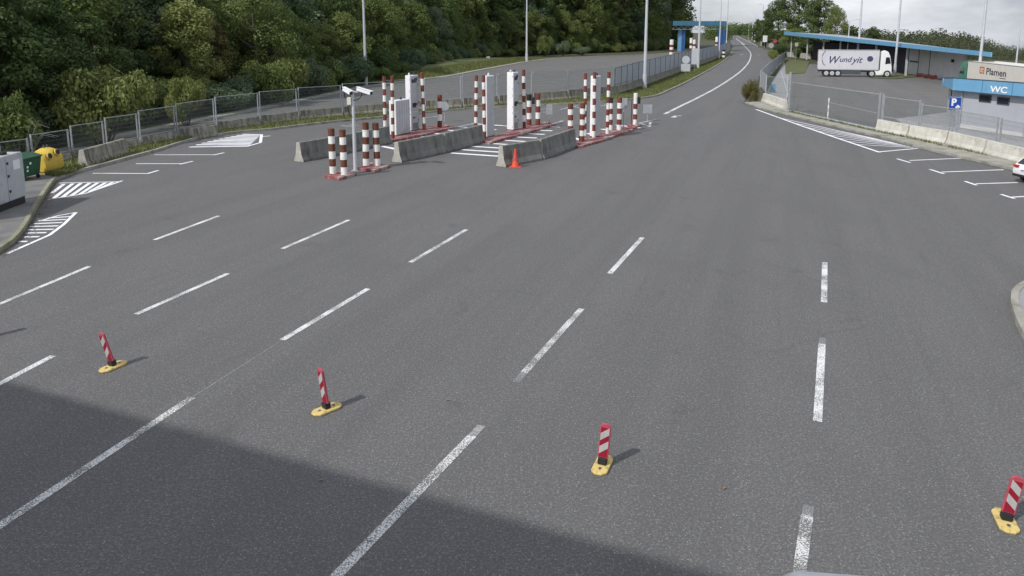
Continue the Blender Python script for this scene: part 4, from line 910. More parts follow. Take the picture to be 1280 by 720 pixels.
for k, (x0, x1) in enumerate(zip(edges, edges[1:])):
    u0, u1 = WU(x0, VW)[0] + .03, WU(x1, VW)[0] - .03; y0, y1 = sorted((VW + .05 * inward, VW + .12 * inward))
    mb = MB(); mb.box(u0, u1, y0, y1, .05, zlo(u1) - .05, 'wall_grey'); pn = mb.build('wall_panel' if k else 'sliding_door', wh)
    if k == 0:
        y0, y1 = sorted((VW + .02 * inward, VW + .05 * inward)); mb = MB(); mb.box(u0 + .05, u1 - .05, y0, y1, 1.75, 2.0, 'dark_steel'); mb.build('door_window', pn)
    if k in (0, 1):
        y0, y1 = sorted((VW + .0, VW + .12 * inward)); mb = MB(); mb.box(u1 + .0, u1 + .12, y0, y1, .05, zlo(u1), 'dark_steel'); mb.build('downpipe', wh)
u = WU(1191, VW)[0]; y0, y1 = sorted((VW + -.2 * inward, VW + .05 * inward)); mb = MB(); mb.box(u - .2, u + .2, y0, y1, 2.3, 2.65, 'black'); mb.build('wall_lamp', wh)
for x, dx in ((1151, 0), (1160, 0), (1168, 0)):
    p = WU(x, VW - .9 * inward)[1]; o = thing('pallet_stack', 'low dark red stack by the pale warehouse wall, %s of three' % {1151: 'left', 1160: 'middle', 1168: 'right'}[x], 'stack', (p.x, p.y, 0), wrz, 'red stacks at the warehouse wall')
    for k in range(3):
        mb = MB(); mb.box(-.42, .42, -.35, .35, .04 + k * .16, .15 + k * .16, 'pallet'); mb.build('pallet', o, loc=(0, 0, 0), rz=random.uniform(-.06, .06))
# low pale wall behind the grass patch
wp0, wp1 = G(976, 70.3), G(1013, 73.8)
o = thing('boundary_wall', 'low pale concrete wall behind the small grass patch by the warehouse', 'wall', wp0)
mb = MB(); mb.bar(wp0 + Vector((0, 0, .6)), wp1 + Vector((0, 0, .6)), .2, 1.2, 'concrete_end'); shift(mb, wp0).build('wall', o)

# toilet block
zf0, zf1 = HT(1182.5, 150.5, 106.5), HT(1182.5, 150.5, 92.8)
P0, P1 = G(1182.3, 150.5), G(1195.5, 160.5); E2 = G(1280, 173.2); P2 = P1 + (E2 - P1).normalized() * 14; P3 = P2 + Vector((3.5, 4.5, 0)); P4 = P0 + Vector((4.2, 4.6, 0))
wc = thing('toilet_block', 'grey toilet block with chamfered corner and sky blue WC fascia', 'building', P0)
pts = [P0, P1, P2, P3, P4]; loc2 = [(p.x - P0.x, p.y - P0.y) for p in pts]
mb = MB(); mb.prism(loc2, 0, zf0 + .1, 'wc_wall'); mb.build('wall', wc)
cen = Vector((sum(p[0] for p in loc2) / 5, sum(p[1] for p in loc2) / 5))
def grow(polyg, d):
    out = []; n = len(polyg)
    for i in range(n):
        a, b, c = Vector(polyg[i - 1]), Vector(polyg[i]), Vector(polyg[(i + 1) % n]); t0, t1 = (b - a).normalized(), (c - b).normalized()
        n0, n1 = Vector((t0.y, -t0.x)), Vector((t1.y, -t1.x))
        if n0.dot(b - cen) < 0 and n1.dot(b - cen) < 0: n0, n1 = -n0, -n1
        m_ = (n0 + n1).normalized(); out.append(tuple(b + m_ * d / max(.4, m_.dot(n0))))
    return out
big = grow(loc2, .45)
fl = (Vector(loc2[2]) - Vector(loc2[1])).normalized(); fn = Vector((-fl.y, fl.x)); fn = fn if fn.y > 0 else -fn
zt_ = lambda p: zf1 - .12 * max(0, (Vector(p) - Vector(loc2[1])).dot(fn) - .3)
mb = MB(); mb.prism(big, zf0, zt_, 'blue_fascia', 'galv'); mb.build('fascia', wc)
mb = MB(); mb.prism(grow(loc2, .48), lambda p: zt_(p) + .003, lambda p: zt_(p) + .045, 'dark_steel', 'galv'); mb.build('roof', wc)
E = (P2 - P1).normalized(); nrm = Vector((E.y, -E.x, 0)); frz = math.atan2(E.y, E.x)
def wall_at(x, y, off=0.0):                  # point of the front wall plane under a picture point
    r_ = ray(x, y); o_ = Vector((0, 0, H)) - P1; t = (off - o_.dot(nrm)) / r_.dot(nrm); return Vector((0, 0, H)) + r_ * t
for x0, x1, y0, y1 in ((1224.5, 1239.5, 117.8, 126.8), (1247, 1262.3, 120.8, 130)):
    a, b = wall_at(x0, (y0 + y1) / 2), wall_at(x1, (y0 + y1) / 2); zt_, zb_ = wall_at(x0, y0).z, wall_at(x0, y1).z; zt_ = min(zt_, zf0 - .03)
    mb = MB(); q = a - P0
    mb.bar(Vector((q.x, q.y, (zt_ + zb_) / 2)) + nrm * .02, Vector((b.x - P0.x, b.y - P0.y, (zt_ + zb_) / 2)) + nrm * .02, .06, zt_ - zb_, 'dark_steel'); fr_ = mb.build('window', wc)
    mb = MB(); e_ = E * .05; mb.bar(Vector((q.x, q.y, (zt_ + zb_) / 2)) + nrm * .052 + e_, Vector((b.x - P0.x, b.y - P0.y, (zt_ + zb_) / 2)) + nrm * .052 - e_, .01, zt_ - zb_ - .1, 'glass'); mb.build('pane', fr_)
for k in range(1, 6):
    q = P1 + E * (k * 2.1) - P0 + nrm * .462; mb = MB(); mb.bar(Vector((q.x, q.y, zf0 + .02)), Vector((q.x, q.y, zf1 - .01)), .025, .02, 'teal_fascia', up=tuple(nrm)); mb.build('panel_joint', wc)
for k in (.25, 4.9):
    q = P1 + E * k - P0 + nrm * .06; mb = MB(); mb.cyl((q.x, q.y, 0), (q.x, q.y, zf0), .045, n=8, m='galv'); mb.build('downpipe', wc)
mb = MB(); q0 = P1 - P0 + nrm * .02; q1 = P2 - P0 + nrm * .02; mb.bar(Vector((q0.x, q0.y, .16)), Vector((q1.x, q1.y, .16)), .03, .32, 'wall_grey'); mb.build('plinth', wc)
CE = (P1 - P0).normalized(); cn_ = Vector((CE.y, -CE.x, 0)); cn_ = cn_ if cn_.dot(Vector((0, -1, 0))) > 0 or cn_.x < 0 else -cn_
cm = P0.lerp(P1, .28) - P0
mb = MB(); mb.bar(Vector((cm.x, cm.y, zf0 - .34)) + cn_ * .02 - CE * .18, Vector((cm.x, cm.y, zf0 - .34)) + cn_ * .02 + CE * .18, .05, .55, 'glass'); mb.build('vent_window', wc)
f = wall_at(1248.5, 112.5, .47); tr = (math.pi / 2, 0, frz)
text('WC', .50, wc, (f.x - P0.x, f.y - P0.y, f.z), tr, 'print_white', offset=.012, sx=1.35)
ci = P0.lerp(P1, .15) - P0 + cn_ * .47; text('I', .55, wc, (ci.x, ci.y, (zf0 + zf1) / 2), (math.pi / 2, 0, math.atan2(CE.y, CE.x)), 'print_white', offset=.012)

# parking sign
g = G(1189.5, 178.5, .1); s = PX(1189.5, 178.5); z1, z0 = HT(1189.5, 178.5, 122.7), HT(1189.5, 178.5, 139.2)
ps = thing('parking_sign', 'blue square parking sign with white P on two posts over the right barriers', 'sign', (g.x, g.y + .35, .1))
for dx in (-.0, .17):
    mb = MB(); mb.cyl((dx, 0, 0), (dx, 0, z1 - .2), .035, n=8, m='galv'); mb.build('post', ps)
mb = MB(); mb.box(-.17, .46, -.075, -.045, z0, z1, 'sign_blue'); mb.build('plate', ps, bevel=.01)
mb = MB()
for x0, x1, q0, q1 in ((-.155, .445, z0 + .012, z0 + .024), (-.155, .445, z1 - .024, z1 - .012)): mb.box(x0, x1, -.080, -.075, q0, q1, 'print_white')
mb.build('border', ps)
text('P', .52, ps, (.06, -.079, (z0 + z1) / 2 + .06), (math.pi / 2, 0, 0), 'print_white', offset=.022)
mb = MB(); zc = z0 + .12
mb.add([(.17, -.08, zc), (.42, -.08, zc), (.42, -.08, zc + .10), (.37, -.08, zc + .11), (.33, -.08, zc + .17), (.25, -.08, zc + .17), (.22, -.08, zc + .10), (.17, -.08, zc + .08)], [tuple(range(8))], 'print_white'); mb.build('car_symbol', ps)

# far canopy over the lorry lanes
ca, cb_ = G(843, 66), G(908, 63.0); zf = lambda x, y, yb: HT(x, yb, y)
Yc = G(850, 64.5).y
def atY(x, y, Y): r_ = ray(x, y); return Vector((0, 0, H)) + r_ * (Y / r_.y)
pa, pb = atY(841, 33, Yc), atY(908, 35.0, Yc * 1.02)
fcn = thing('lane_canopy', 'far steel blue canopy with zigzag truss over the lorry lanes', 'canopy', (pa.x, pa.y, 0)); o0 = Vector((pa.x, pa.y, 0))
zt0, zt1 = atY(841, 26.2, Yc).z, atY(841, 32, Yc).z; zu = atY(841, 36.6, Yc).z
mb = MB(); poly = [(pa.x, pa.y), (pb.x, pb.y), (pb.x + 2, pb.y + 9), (pa.x + 2, pa.y + 9)]; mb.prism(poly, zt1, zt0, 'teal_fascia', 'galv'); shift(mb, o0).build('fascia', fcn)
mb = MB(); mb.bar(Vector((pa.x, pa.y + .4, zu)), Vector((pb.x, pb.y + .4, zu)), .14, .14, 'galv'); shift(mb, o0).build('truss_chord', fcn)
for k in range(18):
    a, b = pa.lerp(pb, k / 18), pa.lerp(pb, (k + 1) / 18); mb = MB()
    up_ = k % 2 == 0
    mb.bar(Vector((a.x, a.y + .4, zu if up_ else zt1)), Vector((b.x, b.y + .4, zt1 if up_ else zu)), .1, .1, 'galv'); shift(mb, o0).build('truss_web', fcn)
for x, w_, m in ((849.5, .55, 'pale_blue'), (854, .5, 'blue'), (900, .6, 'blue'), (904, .5, 'blue')):
    p = atY(x, 50, Yc + 2.5); mb = MB(); mb.box(p.x - w_, p.x + w_, p.y - .4, p.y + .4, 0, zu + .05, m); shift(mb, o0).build('support', fcn)
for x, yb, yt, w_, n_, lab in ((839, 68.3, 49.5, 4.6, 6, 'white and red bollard left of the far blue canopy'), (863.5, 66.5, 47.5, 3.6, 6, 'left one of two bollards between the far canopy supports'), (867.6, 66, 49.5, 3.6, 6, 'right one of two bollards between the far canopy supports'), (895.3, 65, 46, 3.4, 6, 'pale bollard at the right support of the far canopy'), (904.4, 74, 62, 3.6, 5, 'short black and white bollard at the end of the sheet fence')):
    bollard(x, yb, yt, w_, n_, lab, 'bollards by the far canopy', 'band_red' if n_ == 6 else 'black', 'band_white' if n_ == 6 else None, 0)

# ================================================================== VEHICLES
def wheel(parent, x, y, r, wdt, side, z=None):
    z = r if z is None else z
    mb = MB(); mb.cyl((x, y - wdt / 2, z), (x, y + wdt / 2, z), r, n=20, m='rubber'); o = mb.build('wheel', parent, bevel=.02)
    mb = MB(); ys_ = y + side * wdt / 2; mb.cyl((x, ys_ - side * .05, z), (x, ys_ + side * .012, z), r * .58, n=16, m='galv_pale'); mb.cyl((x, ys_, z), (x, ys_ + side * .05, z), r * .2, n=10, m='galv'); mb.build('rim', o)
# articulated lorry: local +x points forward, -y is the side towards us
rr, ff = G(1022, 95.6), G(1114, 97.0); d = ff - rr; d.z = 0; TL = d.length; trz = math.atan2(d.y, d.x); S = TL / 16.3
hT = HT(1060, 96.2, 62.3)
lo = thing('articulated_lorry', 'white articulated lorry with dark script on its trailer parked before the warehouse', 'lorry', rr, trz)
X = lambda v: v * S
kz = hT / 4.0
Z_ = lambda v: v * kz
Wd = 2.5 * S
mb = MB(); mb.box(0, X(13.4), 0, Wd, Z_(1.05), Z_(4.0), 'tilt_white'); tb = mb.build('trailer', lo, bevel=.02)
mb = MB(); mb.box(X(.1), X(13.2), Wd * .25, Wd * .75, Z_(.75), Z_(1.05), 'dark_steel'); mb.build('chassis', lo)
mb = MB(); mb.box(-.02, X(13.42), -.02, .03, Z_(3.9), Z_(4.03), 'galv'); mb.build('top_rail', tb)
mb = MB(); mb.box(-.02, X(13.42), -.02, .03, Z_(1.02), Z_(1.15), 'galv'); mb.build('bottom_rail', tb)
mb = MB()
for x in (1.9, 3.2, 4.5): mb.box(X(x - .6), X(x + .6), .0, .35, Z_(1.06) - .02, Z_(1.06) + .02, 'black')
mb.build('mudguard', lo)
mb = MB(); mb.box(X(4.9), X(9.6), .04, .10, Z_(.4), Z_(.95), 'dark_steel'); mb.build('side_guard', lo)
for x in (1.9, 3.2, 4.5): wheel(lo, X(x), .16, Z_(.52), .3, -1); wheel(lo, X(x), Wd - .16, Z_(.52), .3, 1)
mb = MB(); mb.box(X(5.6), X(6.6), .1, .7, Z_(.45), Z_(.95), 'black'); mb.build('tool_box', lo)
mb = MB()
for y0 in (.05, Wd / 2 + .02): mb.box(-.05, -.0, y0, y0 + Wd / 2 - .07, Z_(1.15), Z_(3.9), 'tilt_white')
mb.build('rear_door', lo)
mb = MB()
for k, z in enumerate((1.2, 1.75, 2.3, 3.75)):
    for j in range(5): mb.box(-.06, -.05, .08 + j * (Wd - .16) / 5, .08 + (j + .55) * (Wd - .16) / 5, Z_(z), Z_(z + .13), 'lamp_red')
mb.box(-.06, -.05, Wd * .15, Wd * .85, Z_(2.75), Z_(2.85), 'print_dark'); mb.box(-.06, -.05, Wd * .3, Wd * .75, Z_(2.5), Z_(2.62), 'print_dark'); mb.build('rear_print', lo)
mb = MB(); mb.box(-.04, .06, .05, Wd - .05, Z_(.55), Z_(.95), 'dark_steel'); mb.box(-.06, -.04, .1, .4, Z_(.65), Z_(.85), 'lamp_red'); mb.box(-.06, -.04, Wd - .4, Wd - .1, Z_(.65), Z_(.85), 'lamp_red'); mb.box(-.06, -.04, Wd * .38, Wd * .62, Z_(.62), Z_(.8), 'print_white'); mb.build('rear_bumper', lo)
# side graphics: big dark arc, flowing script, round emblem
mb = MB(); pts = [(X(.75 + 1.1 * (1 - math.sin(R(t)))), Z_(2.75 + 1.15 * math.cos(R(t)))) for t in range(20, 161, 14)]
for (a, b), (c_, e_) in zip(pts, pts[1:]): mb.bar((a, -.006, b), (c_, -.006, e_), .01, .09, 'print_purple', up=(0, 0, 1))
mb.build('arc_print', tb)
text('W', 1.55 * kz, tb, (X(3.1), -.008, Z_(2.45)), (math.pi / 2, 0, 0), 'print_purple', shear=.35, offset=.02, sx=.9)
text('und', 1.1 * kz, tb, (X(5.9), -.008, Z_(2.55)), (math.pi / 2, 0, 0), 'print_purple', shear=.3, offset=.012)
text('yit', 1.3 * kz, tb, (X(8.5), -.008, Z_(2.5)), (math.pi / 2, 0, 0), 'print_purple', shear=.35, offset=.012)
mb = MB(); mb.cyl((X(11.4), -.004, Z_(2.7)), (X(11.4), -.010, Z_(2.7)), .42 * kz, n=20, m='print_purple'); mb.build('emblem', tb)
# tractor
cz = [(13.75, .45), (13.75, 3.15), (13.95, 3.75), (14.6, 3.92), (15.3, 3.72), (15.75, 3.1), (16.1, 2.0), (16.25, 1.5), (16.3, .45)]
mb = MB(); mb.outline([(X(x), Z_(z)) for x, z in cz], .02, Wd - .02, 'car_white'); cbn = mb.build('cab', lo, bevel=.05)
mb = MB(); mb.outline([(X(14.75), Z_(1.95)), (X(15.95), Z_(2.05)), (X(15.6), Z_(2.95)), (X(14.85), Z_(2.95))], -.005, .02, 'glass'); mb.build('side_window', cbn)
mb = MB(); mb.add([(X(16.13), .15, Z_(2.0)), (X(16.13), Wd - .15, Z_(2.0)), (X(15.79), Wd - .2, Z_(3.08)), (X(15.79), .2, Z_(3.08))], [(0, 1, 2, 3)], 'glass'); mb.build('windscreen', cbn)
mb = MB(); mb.box(X(16.28), X(16.34), .1, Wd - .1, Z_(.8), Z_(1.5), 'dark_steel'); mb.build('grille', cbn)
mb = MB(); mb.box(X(16.02), X(16.12), -.22, -.02, Z_(2.1), Z_(2.8), 'black'); mb.build('mirror', cbn)
mb = MB(); mb.box(X(16.25), X(16.345), .08, .42, Z_(.62), Z_(.8), 'print_white'); mb.box(X(16.25), X(16.345), Wd - .42, Wd - .08, Z_(.62), Z_(.8), 'print_white'); mb.build('headlight', cbn)
mb = MB(); mb.box(X(11.9), X(14.7), .06, .16, Z_(.35), Z_(1.0), 'car_white'); mb.build('side_skirt', lo, bevel=.02)
for x in (12.0, 15.35): wheel(lo, X(x), .16, Z_(.52), .32, -1); wheel(lo, X(x), Wd - .16, Z_(.52), .32, 1)
# cream trailer lorry behind the toilet block
pa_, pb_ = G(1207, 110.5), G(1279, 125.5); d = pb_ - pa_; d.z = 0; L2 = d.length; rz2 = math.atan2(d.y, d.x); k2 = HT(1207, 110.5, 76.2) / 4.0
l2 = thing('tarpaulin_lorry', 'cream tarpaulin trailer lettered Plamen with a green cab behind the toilet block', 'lorry', pa_, rz2)
w2 = 2.5 * L2 / 13.6
mb = MB(); mb.box(0, L2, 0, w2, 1.0 * k2, 4.0 * k2, 'tilt_cream'); t2 = mb.build('trailer', l2, bevel=.02)
mb = MB(); mb.box(-.02, L2 + .02, -.02, .03, 3.94 * k2, 4.03 * k2, 'galv'); mb.box(-.02, L2 + .02, -.025, .03, 1.0 * k2, 1.14 * k2, 'galv'); mb.build('rail', t2)
mb = MB(); mb.box(.1, L2 - .1, w2 * .25, w2 * .75, .7 * k2, 1.0 * k2, 'dark_steel'); mb.build('chassis', l2)
for u in (.68, .78, .88): wheel(l2, L2 * u, .16, .52 * k2, .3, -1); wheel(l2, L2 * u, w2 - .16, .52 * k2, .3, 1)
text('Plamen', 1.25 * k2, t2, (L2 * .535, -.008, 2.85 * k2), (math.pi / 2, 0, 0), 'print_dark', offset=.012, sx=2.0)
mb = MB(); q = .48 * k2; cx, cz_ = L2 * .285, 2.95 * k2; qx = q * 1.9
mb.box(cx - qx, cx + qx, -.008, -.002, cz_ - q, cz_ + q, 'print_orange'); mb.box(cx - qx * .6, cx - qx * .1, -.012, -.008, cz_ - q * .6, cz_ + q * .6, 'tilt_cream'); mb.box(cx + qx * .15, cx + qx * .6, -.012, -.008, cz_ + q * .05, cz_ + q * .6, 'tilt_cream'); mb.box(cx + qx * .15, cx + qx * .6, -.012, -.008, cz_ - q * .7, cz_ - q * .25, 'tilt_cream'); mb.build('emblem', t2)
mb = MB(); mb.box(L2 * .60, L2 * .70, -.008, -.002, 2.18 * k2, 2.26 * k2, 'print_dark'); mb.build('small_print', t2)
cl_ = 2.5 * L2 / 13.6
mb = MB(); mb.outline([(-cl_, .5 * k2), (-cl_ * 1.0, 2.2 * k2), (-cl_ * .88, 3.5 * k2), (-cl_ * .6, 3.9 * k2), (-.25, 3.9 * k2), (-.25, .5 * k2)], .02, w2 - .02, 'cab_green'); c2 = mb.build('cab', l2, bevel=.04)
mb = MB(); mb.outline([(-cl_ * .9, 2.0 * k2), (-cl_ * .82, 3.0 * k2), (-cl_ * .42, 3.0 * k2), (-cl_ * .42, 2.0 * k2)], -.006, .02, 'glass'); mb.build('side_window', c2)
mb = MB(); mb.add([(-cl_ * 1.008, .15, 2.1 * k2), (-cl_ * 1.008, w2 - .15, 2.1 * k2), (-cl_ * .90, w2 - .2, 3.4 * k2), (-cl_ * .90, .2, 3.4 * k2)], [(0, 1, 2, 3)], 'glass'); mb.build('windscreen', c2)
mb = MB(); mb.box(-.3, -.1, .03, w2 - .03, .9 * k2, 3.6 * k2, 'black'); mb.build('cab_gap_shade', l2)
for u in (-cl_ * .62, L2 * .14): wheel(l2, u, .16, .52 * k2, .32, -1); wheel(l2, u, w2 - .16, .52 * k2, .32, 1)

def car(name, label, loc_, rz, s, van=False):
    o = thing(name, label, 'van' if van else 'car', loc_, rz, None, s)
    hw_ = .88
    if van: prof = [(-2.6, .35), (-2.62, 1.2), (-2.55, 2.0), (-2.40, 2.14), (-2.2, 2.2), (1.0, 2.2), (1.35, 2.1), (2.0, 1.35), (2.6, 1.1), (2.7, .8), (2.68, .35)]; belt = 1.3
    else: prof = [(-2.1, .34), (-2.16, .62), (-2.10, .92), (-2.0, 1.0), (-1.62, 1.40), (-1.2, 1.49), (0.0, 1.50), (.45, 1.42), (1.15, 1.0), (1.95, .82), (2.12, .62), (2.12, .32)]; belt = .95
    mb = MB(); P_ = len(prof); secs = []
    for yy, k in ((-1, 0), (-.93, 1), (.93, 1), (1, 0)):
        row = []
        for x, z in prof:
            tum = 0 if z <= belt else (z - belt) / (prof[6][1] - belt) * .17
            wy = (hw_ - tum) * (1 if abs(yy) < 1 else 1)
            row.append((x * (1 if k else .985), math.copysign(wy, yy) * (1 if k == 0 else .93), z - (0 if k else .03) + (.03 if k and z > belt else 0)))
        secs += row
    fs = [(j * P_ + i, j * P_ + (i + 1) % P_, (j + 1) * P_ + (i + 1) % P_, (j + 1) * P_ + i) for j in range(3) for i in range(P_)] + [tuple(range(P_)), tuple(range(4 * P_ - 1, 3 * P_ - 1, -1))]
    mb.add(secs, fs, 'car_white'); bd = mb.build('body', o, bevel=.05, smooth=True, seg=3)
    xr, xf = (-2.0, 1.0) if van else (-1.5, .95)
    zt, zb_ = (1.95, 1.38) if van else (1.40, 1.0)
    for sgn in (-1, 1):
        mb = MB(); t0, t1 = hw_ - .005 - (.0), hw_ - .17 * (zt - belt) / (prof[6][1] - belt) + .004
        q = [(-1.62 if not van else .1, zb_, t0), (xf, zb_, t0), (.42 if not van else 1.25, zt, t1), (-1.28 if not van else .1, zt, t1)]
        mb.add([(x, sgn * (yy + .012), z) for x, z, yy in q] + [(x, sgn * (yy - .03), z) for x, z, yy in q], [(0, 1, 2, 3), (7, 6, 5, 4), (0, 4, 5, 1), (1, 5, 6, 2), (2, 6, 7, 3), (3, 7, 4, 0)], 'glass'); mb.build('side_window', bd)
    def pane(x0, z0, x1, z1, w0, w1, n_):
        mb = MB(); mb.add([(x0, -w0, z0), (x0, w0, z0), (x1, w1, z1), (x1, -w1, z1)], [(0, 1, 2, 3)], 'glass'); mb.build(n_, bd)
    if van: pane(-2.635, 1.35, -2.585, 1.9, .66, .62, 'rear_window'); pane(1.42, 2.06, 1.98, 1.42, .66, .74, 'windscreen')
    else: pane(-2.04, 1.03, -1.665, 1.405, .70, .60, 'rear_window'); pane(1.16, 1.03, .50, 1.43, .74, .62, 'windscreen')
    xb = -2.64 if van else -2.19
    for sgn in (-1, 1):
        mb = MB(); mb.box(xb - .01, xb + .16, sgn * .62 - .17, sgn * .62 + .17, .84 if not van else 1.0, .96 if not van else 1.3, 'lamp_red'); mb.build('tail_light', bd, bevel=.02)
    mb = MB(); mb.box(xb - .012, xb + .05, -.27, .27, .66, .77, 'print_white'); mb.box(xb - .016, xb, -.2, .2, .69, .74, 'sign_blue'); mb.build('number_plate', bd)
    mb = MB(); mb.box(xb - .005, xb + .2, -.80, .80, .32, .46, 'black'); mb.build('rear_bumper', bd, bevel=.02)
    for x in ((-1.35, 1.32) if not van else (-1.7, 1.8)): wheel(o, x, -.78, .32, .22, -1); wheel(o, x, .78, .32, .22, 1)
    return o
d = G(1271, 228.3) - G(1220, 229.8); rz = math.atan2(d.y, d.x)
s_ = HT(1277, 229, 195.5) / 1.5
g = G(1279, 229.5); car('parked_car', 'white hatchback with dark rear window parked at the right edge', g + Vector((math.cos(rz), math.sin(rz), 0)) * 2.15 * s_, rz, s_)
vd = Vector((-.12, -.99, 0)).normalized(); tgt = G(1114, 722.5, 2.2)
car('delivery_van', 'white van under the camera, only its roof edge showing at the bottom', Vector((tgt.x, tgt.y, 0)) + vd * 2.36, math.atan2(vd.y, vd.x), 1.0, True)

# ================================================================== VEGETATION
def foliage(nleaf, clumps, size, seed, flat_=0.75):
    r = np.random.default_rng(seed); cl = np.array(clumps); wts = cl[:, 3] ** 2; wts = wts / wts.sum()
    idx = r.choice(len(cl), nleaf, p=wts); d = r.normal(size=(nleaf, 3)); d /= np.linalg.norm(d, axis=1)[:, None]
    rad = cl[idx, 3] * (0.45 + .62 * r.random(nleaf) ** .6); p = cl[idx, :3] + d * rad[:, None] * np.array([1, 1, flat_])
    nrm = d * .8 + r.normal(size=(nleaf, 3)) * .55 + np.array([0, 0, .35]); nrm /= np.linalg.norm(nrm, axis=1)[:, None]
    t = np.cross(nrm, r.normal(size=(nleaf, 3))); t /= np.linalg.norm(t, axis=1)[:, None]; b = np.cross(nrm, t)
    s = size * (.6 + .8 * r.random(nleaf))[:, None]
    v = np.stack([p - t * s * .5, p - b * s * .32 + nrm * s * .08, p + t * s * .55, p + b * s * .32 + nrm * s * .08], 1).reshape(-1, 3)
    return v
def leaf_mesh(name, v, m):
    n = len(v) // 4; me = bpy.data.meshes.new(name); me.vertices.add(len(v)); me.vertices.foreach_set('co', v.astype(np.float32).ravel())
    me.loops.add(len(v)); me.loops.foreach_set('vertex_index', np.arange(len(v), dtype=np.int32))
    me.polygons.add(n); me.polygons.foreach_set('loop_start', np.arange(0, len(v), 4, dtype=np.int32)); me.polygons.foreach_set('loop_total', np.full(n, 4, dtype=np.int32))
    me.materials.append(M[m]); me.update(calc_edges=True); return me
def tree_kind(seed, h, rad, nleaf, leaf, m, base=.18, bark='bark'):
    r = random.Random(seed); cl = []; zs = []
    mb = MB(); pts = [Vector((0, 0, 0))]
    for k in range(1, 6): pts.append(pts[-1] + Vector((r.uniform(-.15, .15) * rad * .3, r.uniform(-.15, .15) * rad * .3, h * .16)))
    mb.tube(pts, h * .017 + .03, 8, bark, h * .004)
    for k in range(24):
        t = base + (1 - base) * (k + r.random()) / 24; ang = k * 2.4 + r.uniform(-.5, .5)
        env = (math.sin(math.pi * min(1, (t - base) / (1 - base) * .82 + .16))) ** .7
        rr_ = rad * env * r.uniform(.35, .95); c = Vector((math.cos(ang) * rr_, math.sin(ang) * rr_, t * h * .93))
        cl.append((c.x, c.y, c.z, rad * r.uniform(.22, .46)))
        st = pts[min(5, max(1, int(t * 5.5)))]
        mb.tube([st * .9 + Vector((0, 0, st.z * .05)), st.lerp(c, .55) + Vector((0, 0, -.05 * h)), c], h * .0055, 5, bark, h * .002)
    return mb, leaf_mesh('crown', foliage(nleaf, cl, leaf, seed), m)
def bush_kind(seed, h, rad, nleaf, leaf, m):
    r = random.Random(seed); cl = []; mb = MB()
    for k in range(13):
        ang = k * 2.4; rr_ = rad * math.sqrt((k + .3) / 13) * .75; z = h * (.25 + .5 * r.random() * (1 - rr_ / rad * .6)); c = Vector((math.cos(ang) * rr_, math.sin(ang) * rr_, z))
        cl.append((c.x, c.y, c.z, rad * r.uniform(.28, .42))); mb.tube([(c.x * .1, c.y * .1, -.1), (c.x * .6, c.y * .6, z * .6), tuple(c)], .035, 5, 'bark', .012)
    v = foliage(nleaf, cl, leaf, seed, h / rad * .55); return mb, leaf_mesh('foliage', v, m)
PROTO = {}
def proto(key, kind, *a, **k):
    mb, me = kind(*a, **k); st = mb.build('trunk' if kind is tree_kind else 'stems'); sm = st.data; bpy.data.objects.remove(st)
    PROTO[key] = (sm, me, 'trunk' if kind is tree_kind else 'stems', 'crown' if kind is tree_kind else 'foliage')
def plant(key, name, label, cat, loc_, sc_, group=None, rz=None):
    sm, me, n0, n1 = PROTO[key]; o = thing(name, label, cat, loc_, random.uniform(0, 6.28) if rz is None else rz, group)
    o.scale = sc_ if isinstance(sc_, tuple) else (sc_,) * 3
    for nme, data in ((n0, sm), (n1, me)):
        c = bpy.data.objects.new(nme, data); C.objects.link(c); c.parent = o
    return o
for i, m in enumerate(('leaf_dark', 'leaf_dark', 'leaf_mid', 'leaf_mid', 'leaf_rust', 'leaf_light', 'leaf_bluish')): proto('t%d' % i, tree_kind, 20 + i, 13, 3.4 + .35 * (i % 4), 11000, .27, m, base=.10 + .03 * (i % 2), bark='pale_bark' if i == 3 else 'bark')
for i, m in enumerate(('leaf_dark', 'leaf_mid', 'leaf_light', 'leaf_bluish', 'leaf_rust')): proto('b%d' % i, bush_kind, 40 + i, 3.0, 2.2, 6000, .165, m)
# wood behind the lorry road, row by row
WB = [(-120, 220), (0, 207), (60, 195), (130, 177), (200, 159.5), (280, 143), (376, 123), (457, 106), (505, 95), (560, 81), (620, 71.5), (662, 69.5), (720, 67), (790, 64.5), (840, 61), (868, 58.5)]
wl = smooth_line(px(*WB), 1.0)
def walk(line, step, jit=.3):
    acc = 0; out = []; nxt = 0
    for (a, b) in zip(line, line[1:]):
        L_ = math.hypot(b[0] - a[0], b[1] - a[1])
        while nxt <= acc + L_:
            t = (nxt - acc) / max(L_, 1e-6); t = min(1, max(0, t + 0)); d_ = Vector((b[0] - a[0], b[1] - a[1])).normalized(); out.append((lerp(a[0], b[0], t), lerp(a[1], b[1], t), -d_.y, d_.x)); nxt += step * random.uniform(1 - jit, 1 + jit)
        acc += L_
    return out
KIND = {'leaf_dark': 'dark green', 'leaf_mid': 'mid green', 'leaf_rust': 'rust tinted', 'leaf_light': 'yellow green', 'leaf_bluish': 'blue green'}
tm = ['leaf_dark', 'leaf_dark', 'leaf_mid', 'leaf_mid', 'leaf_rust', 'leaf_light', 'leaf_bluish']; bmt = ['leaf_dark', 'leaf_mid', 'leaf_light', 'leaf_bluish', 'leaf_rust']
def col_of(p): return 640 + F * p.x / max(p.y * math.cos(PIT) + 0, 1) * .985
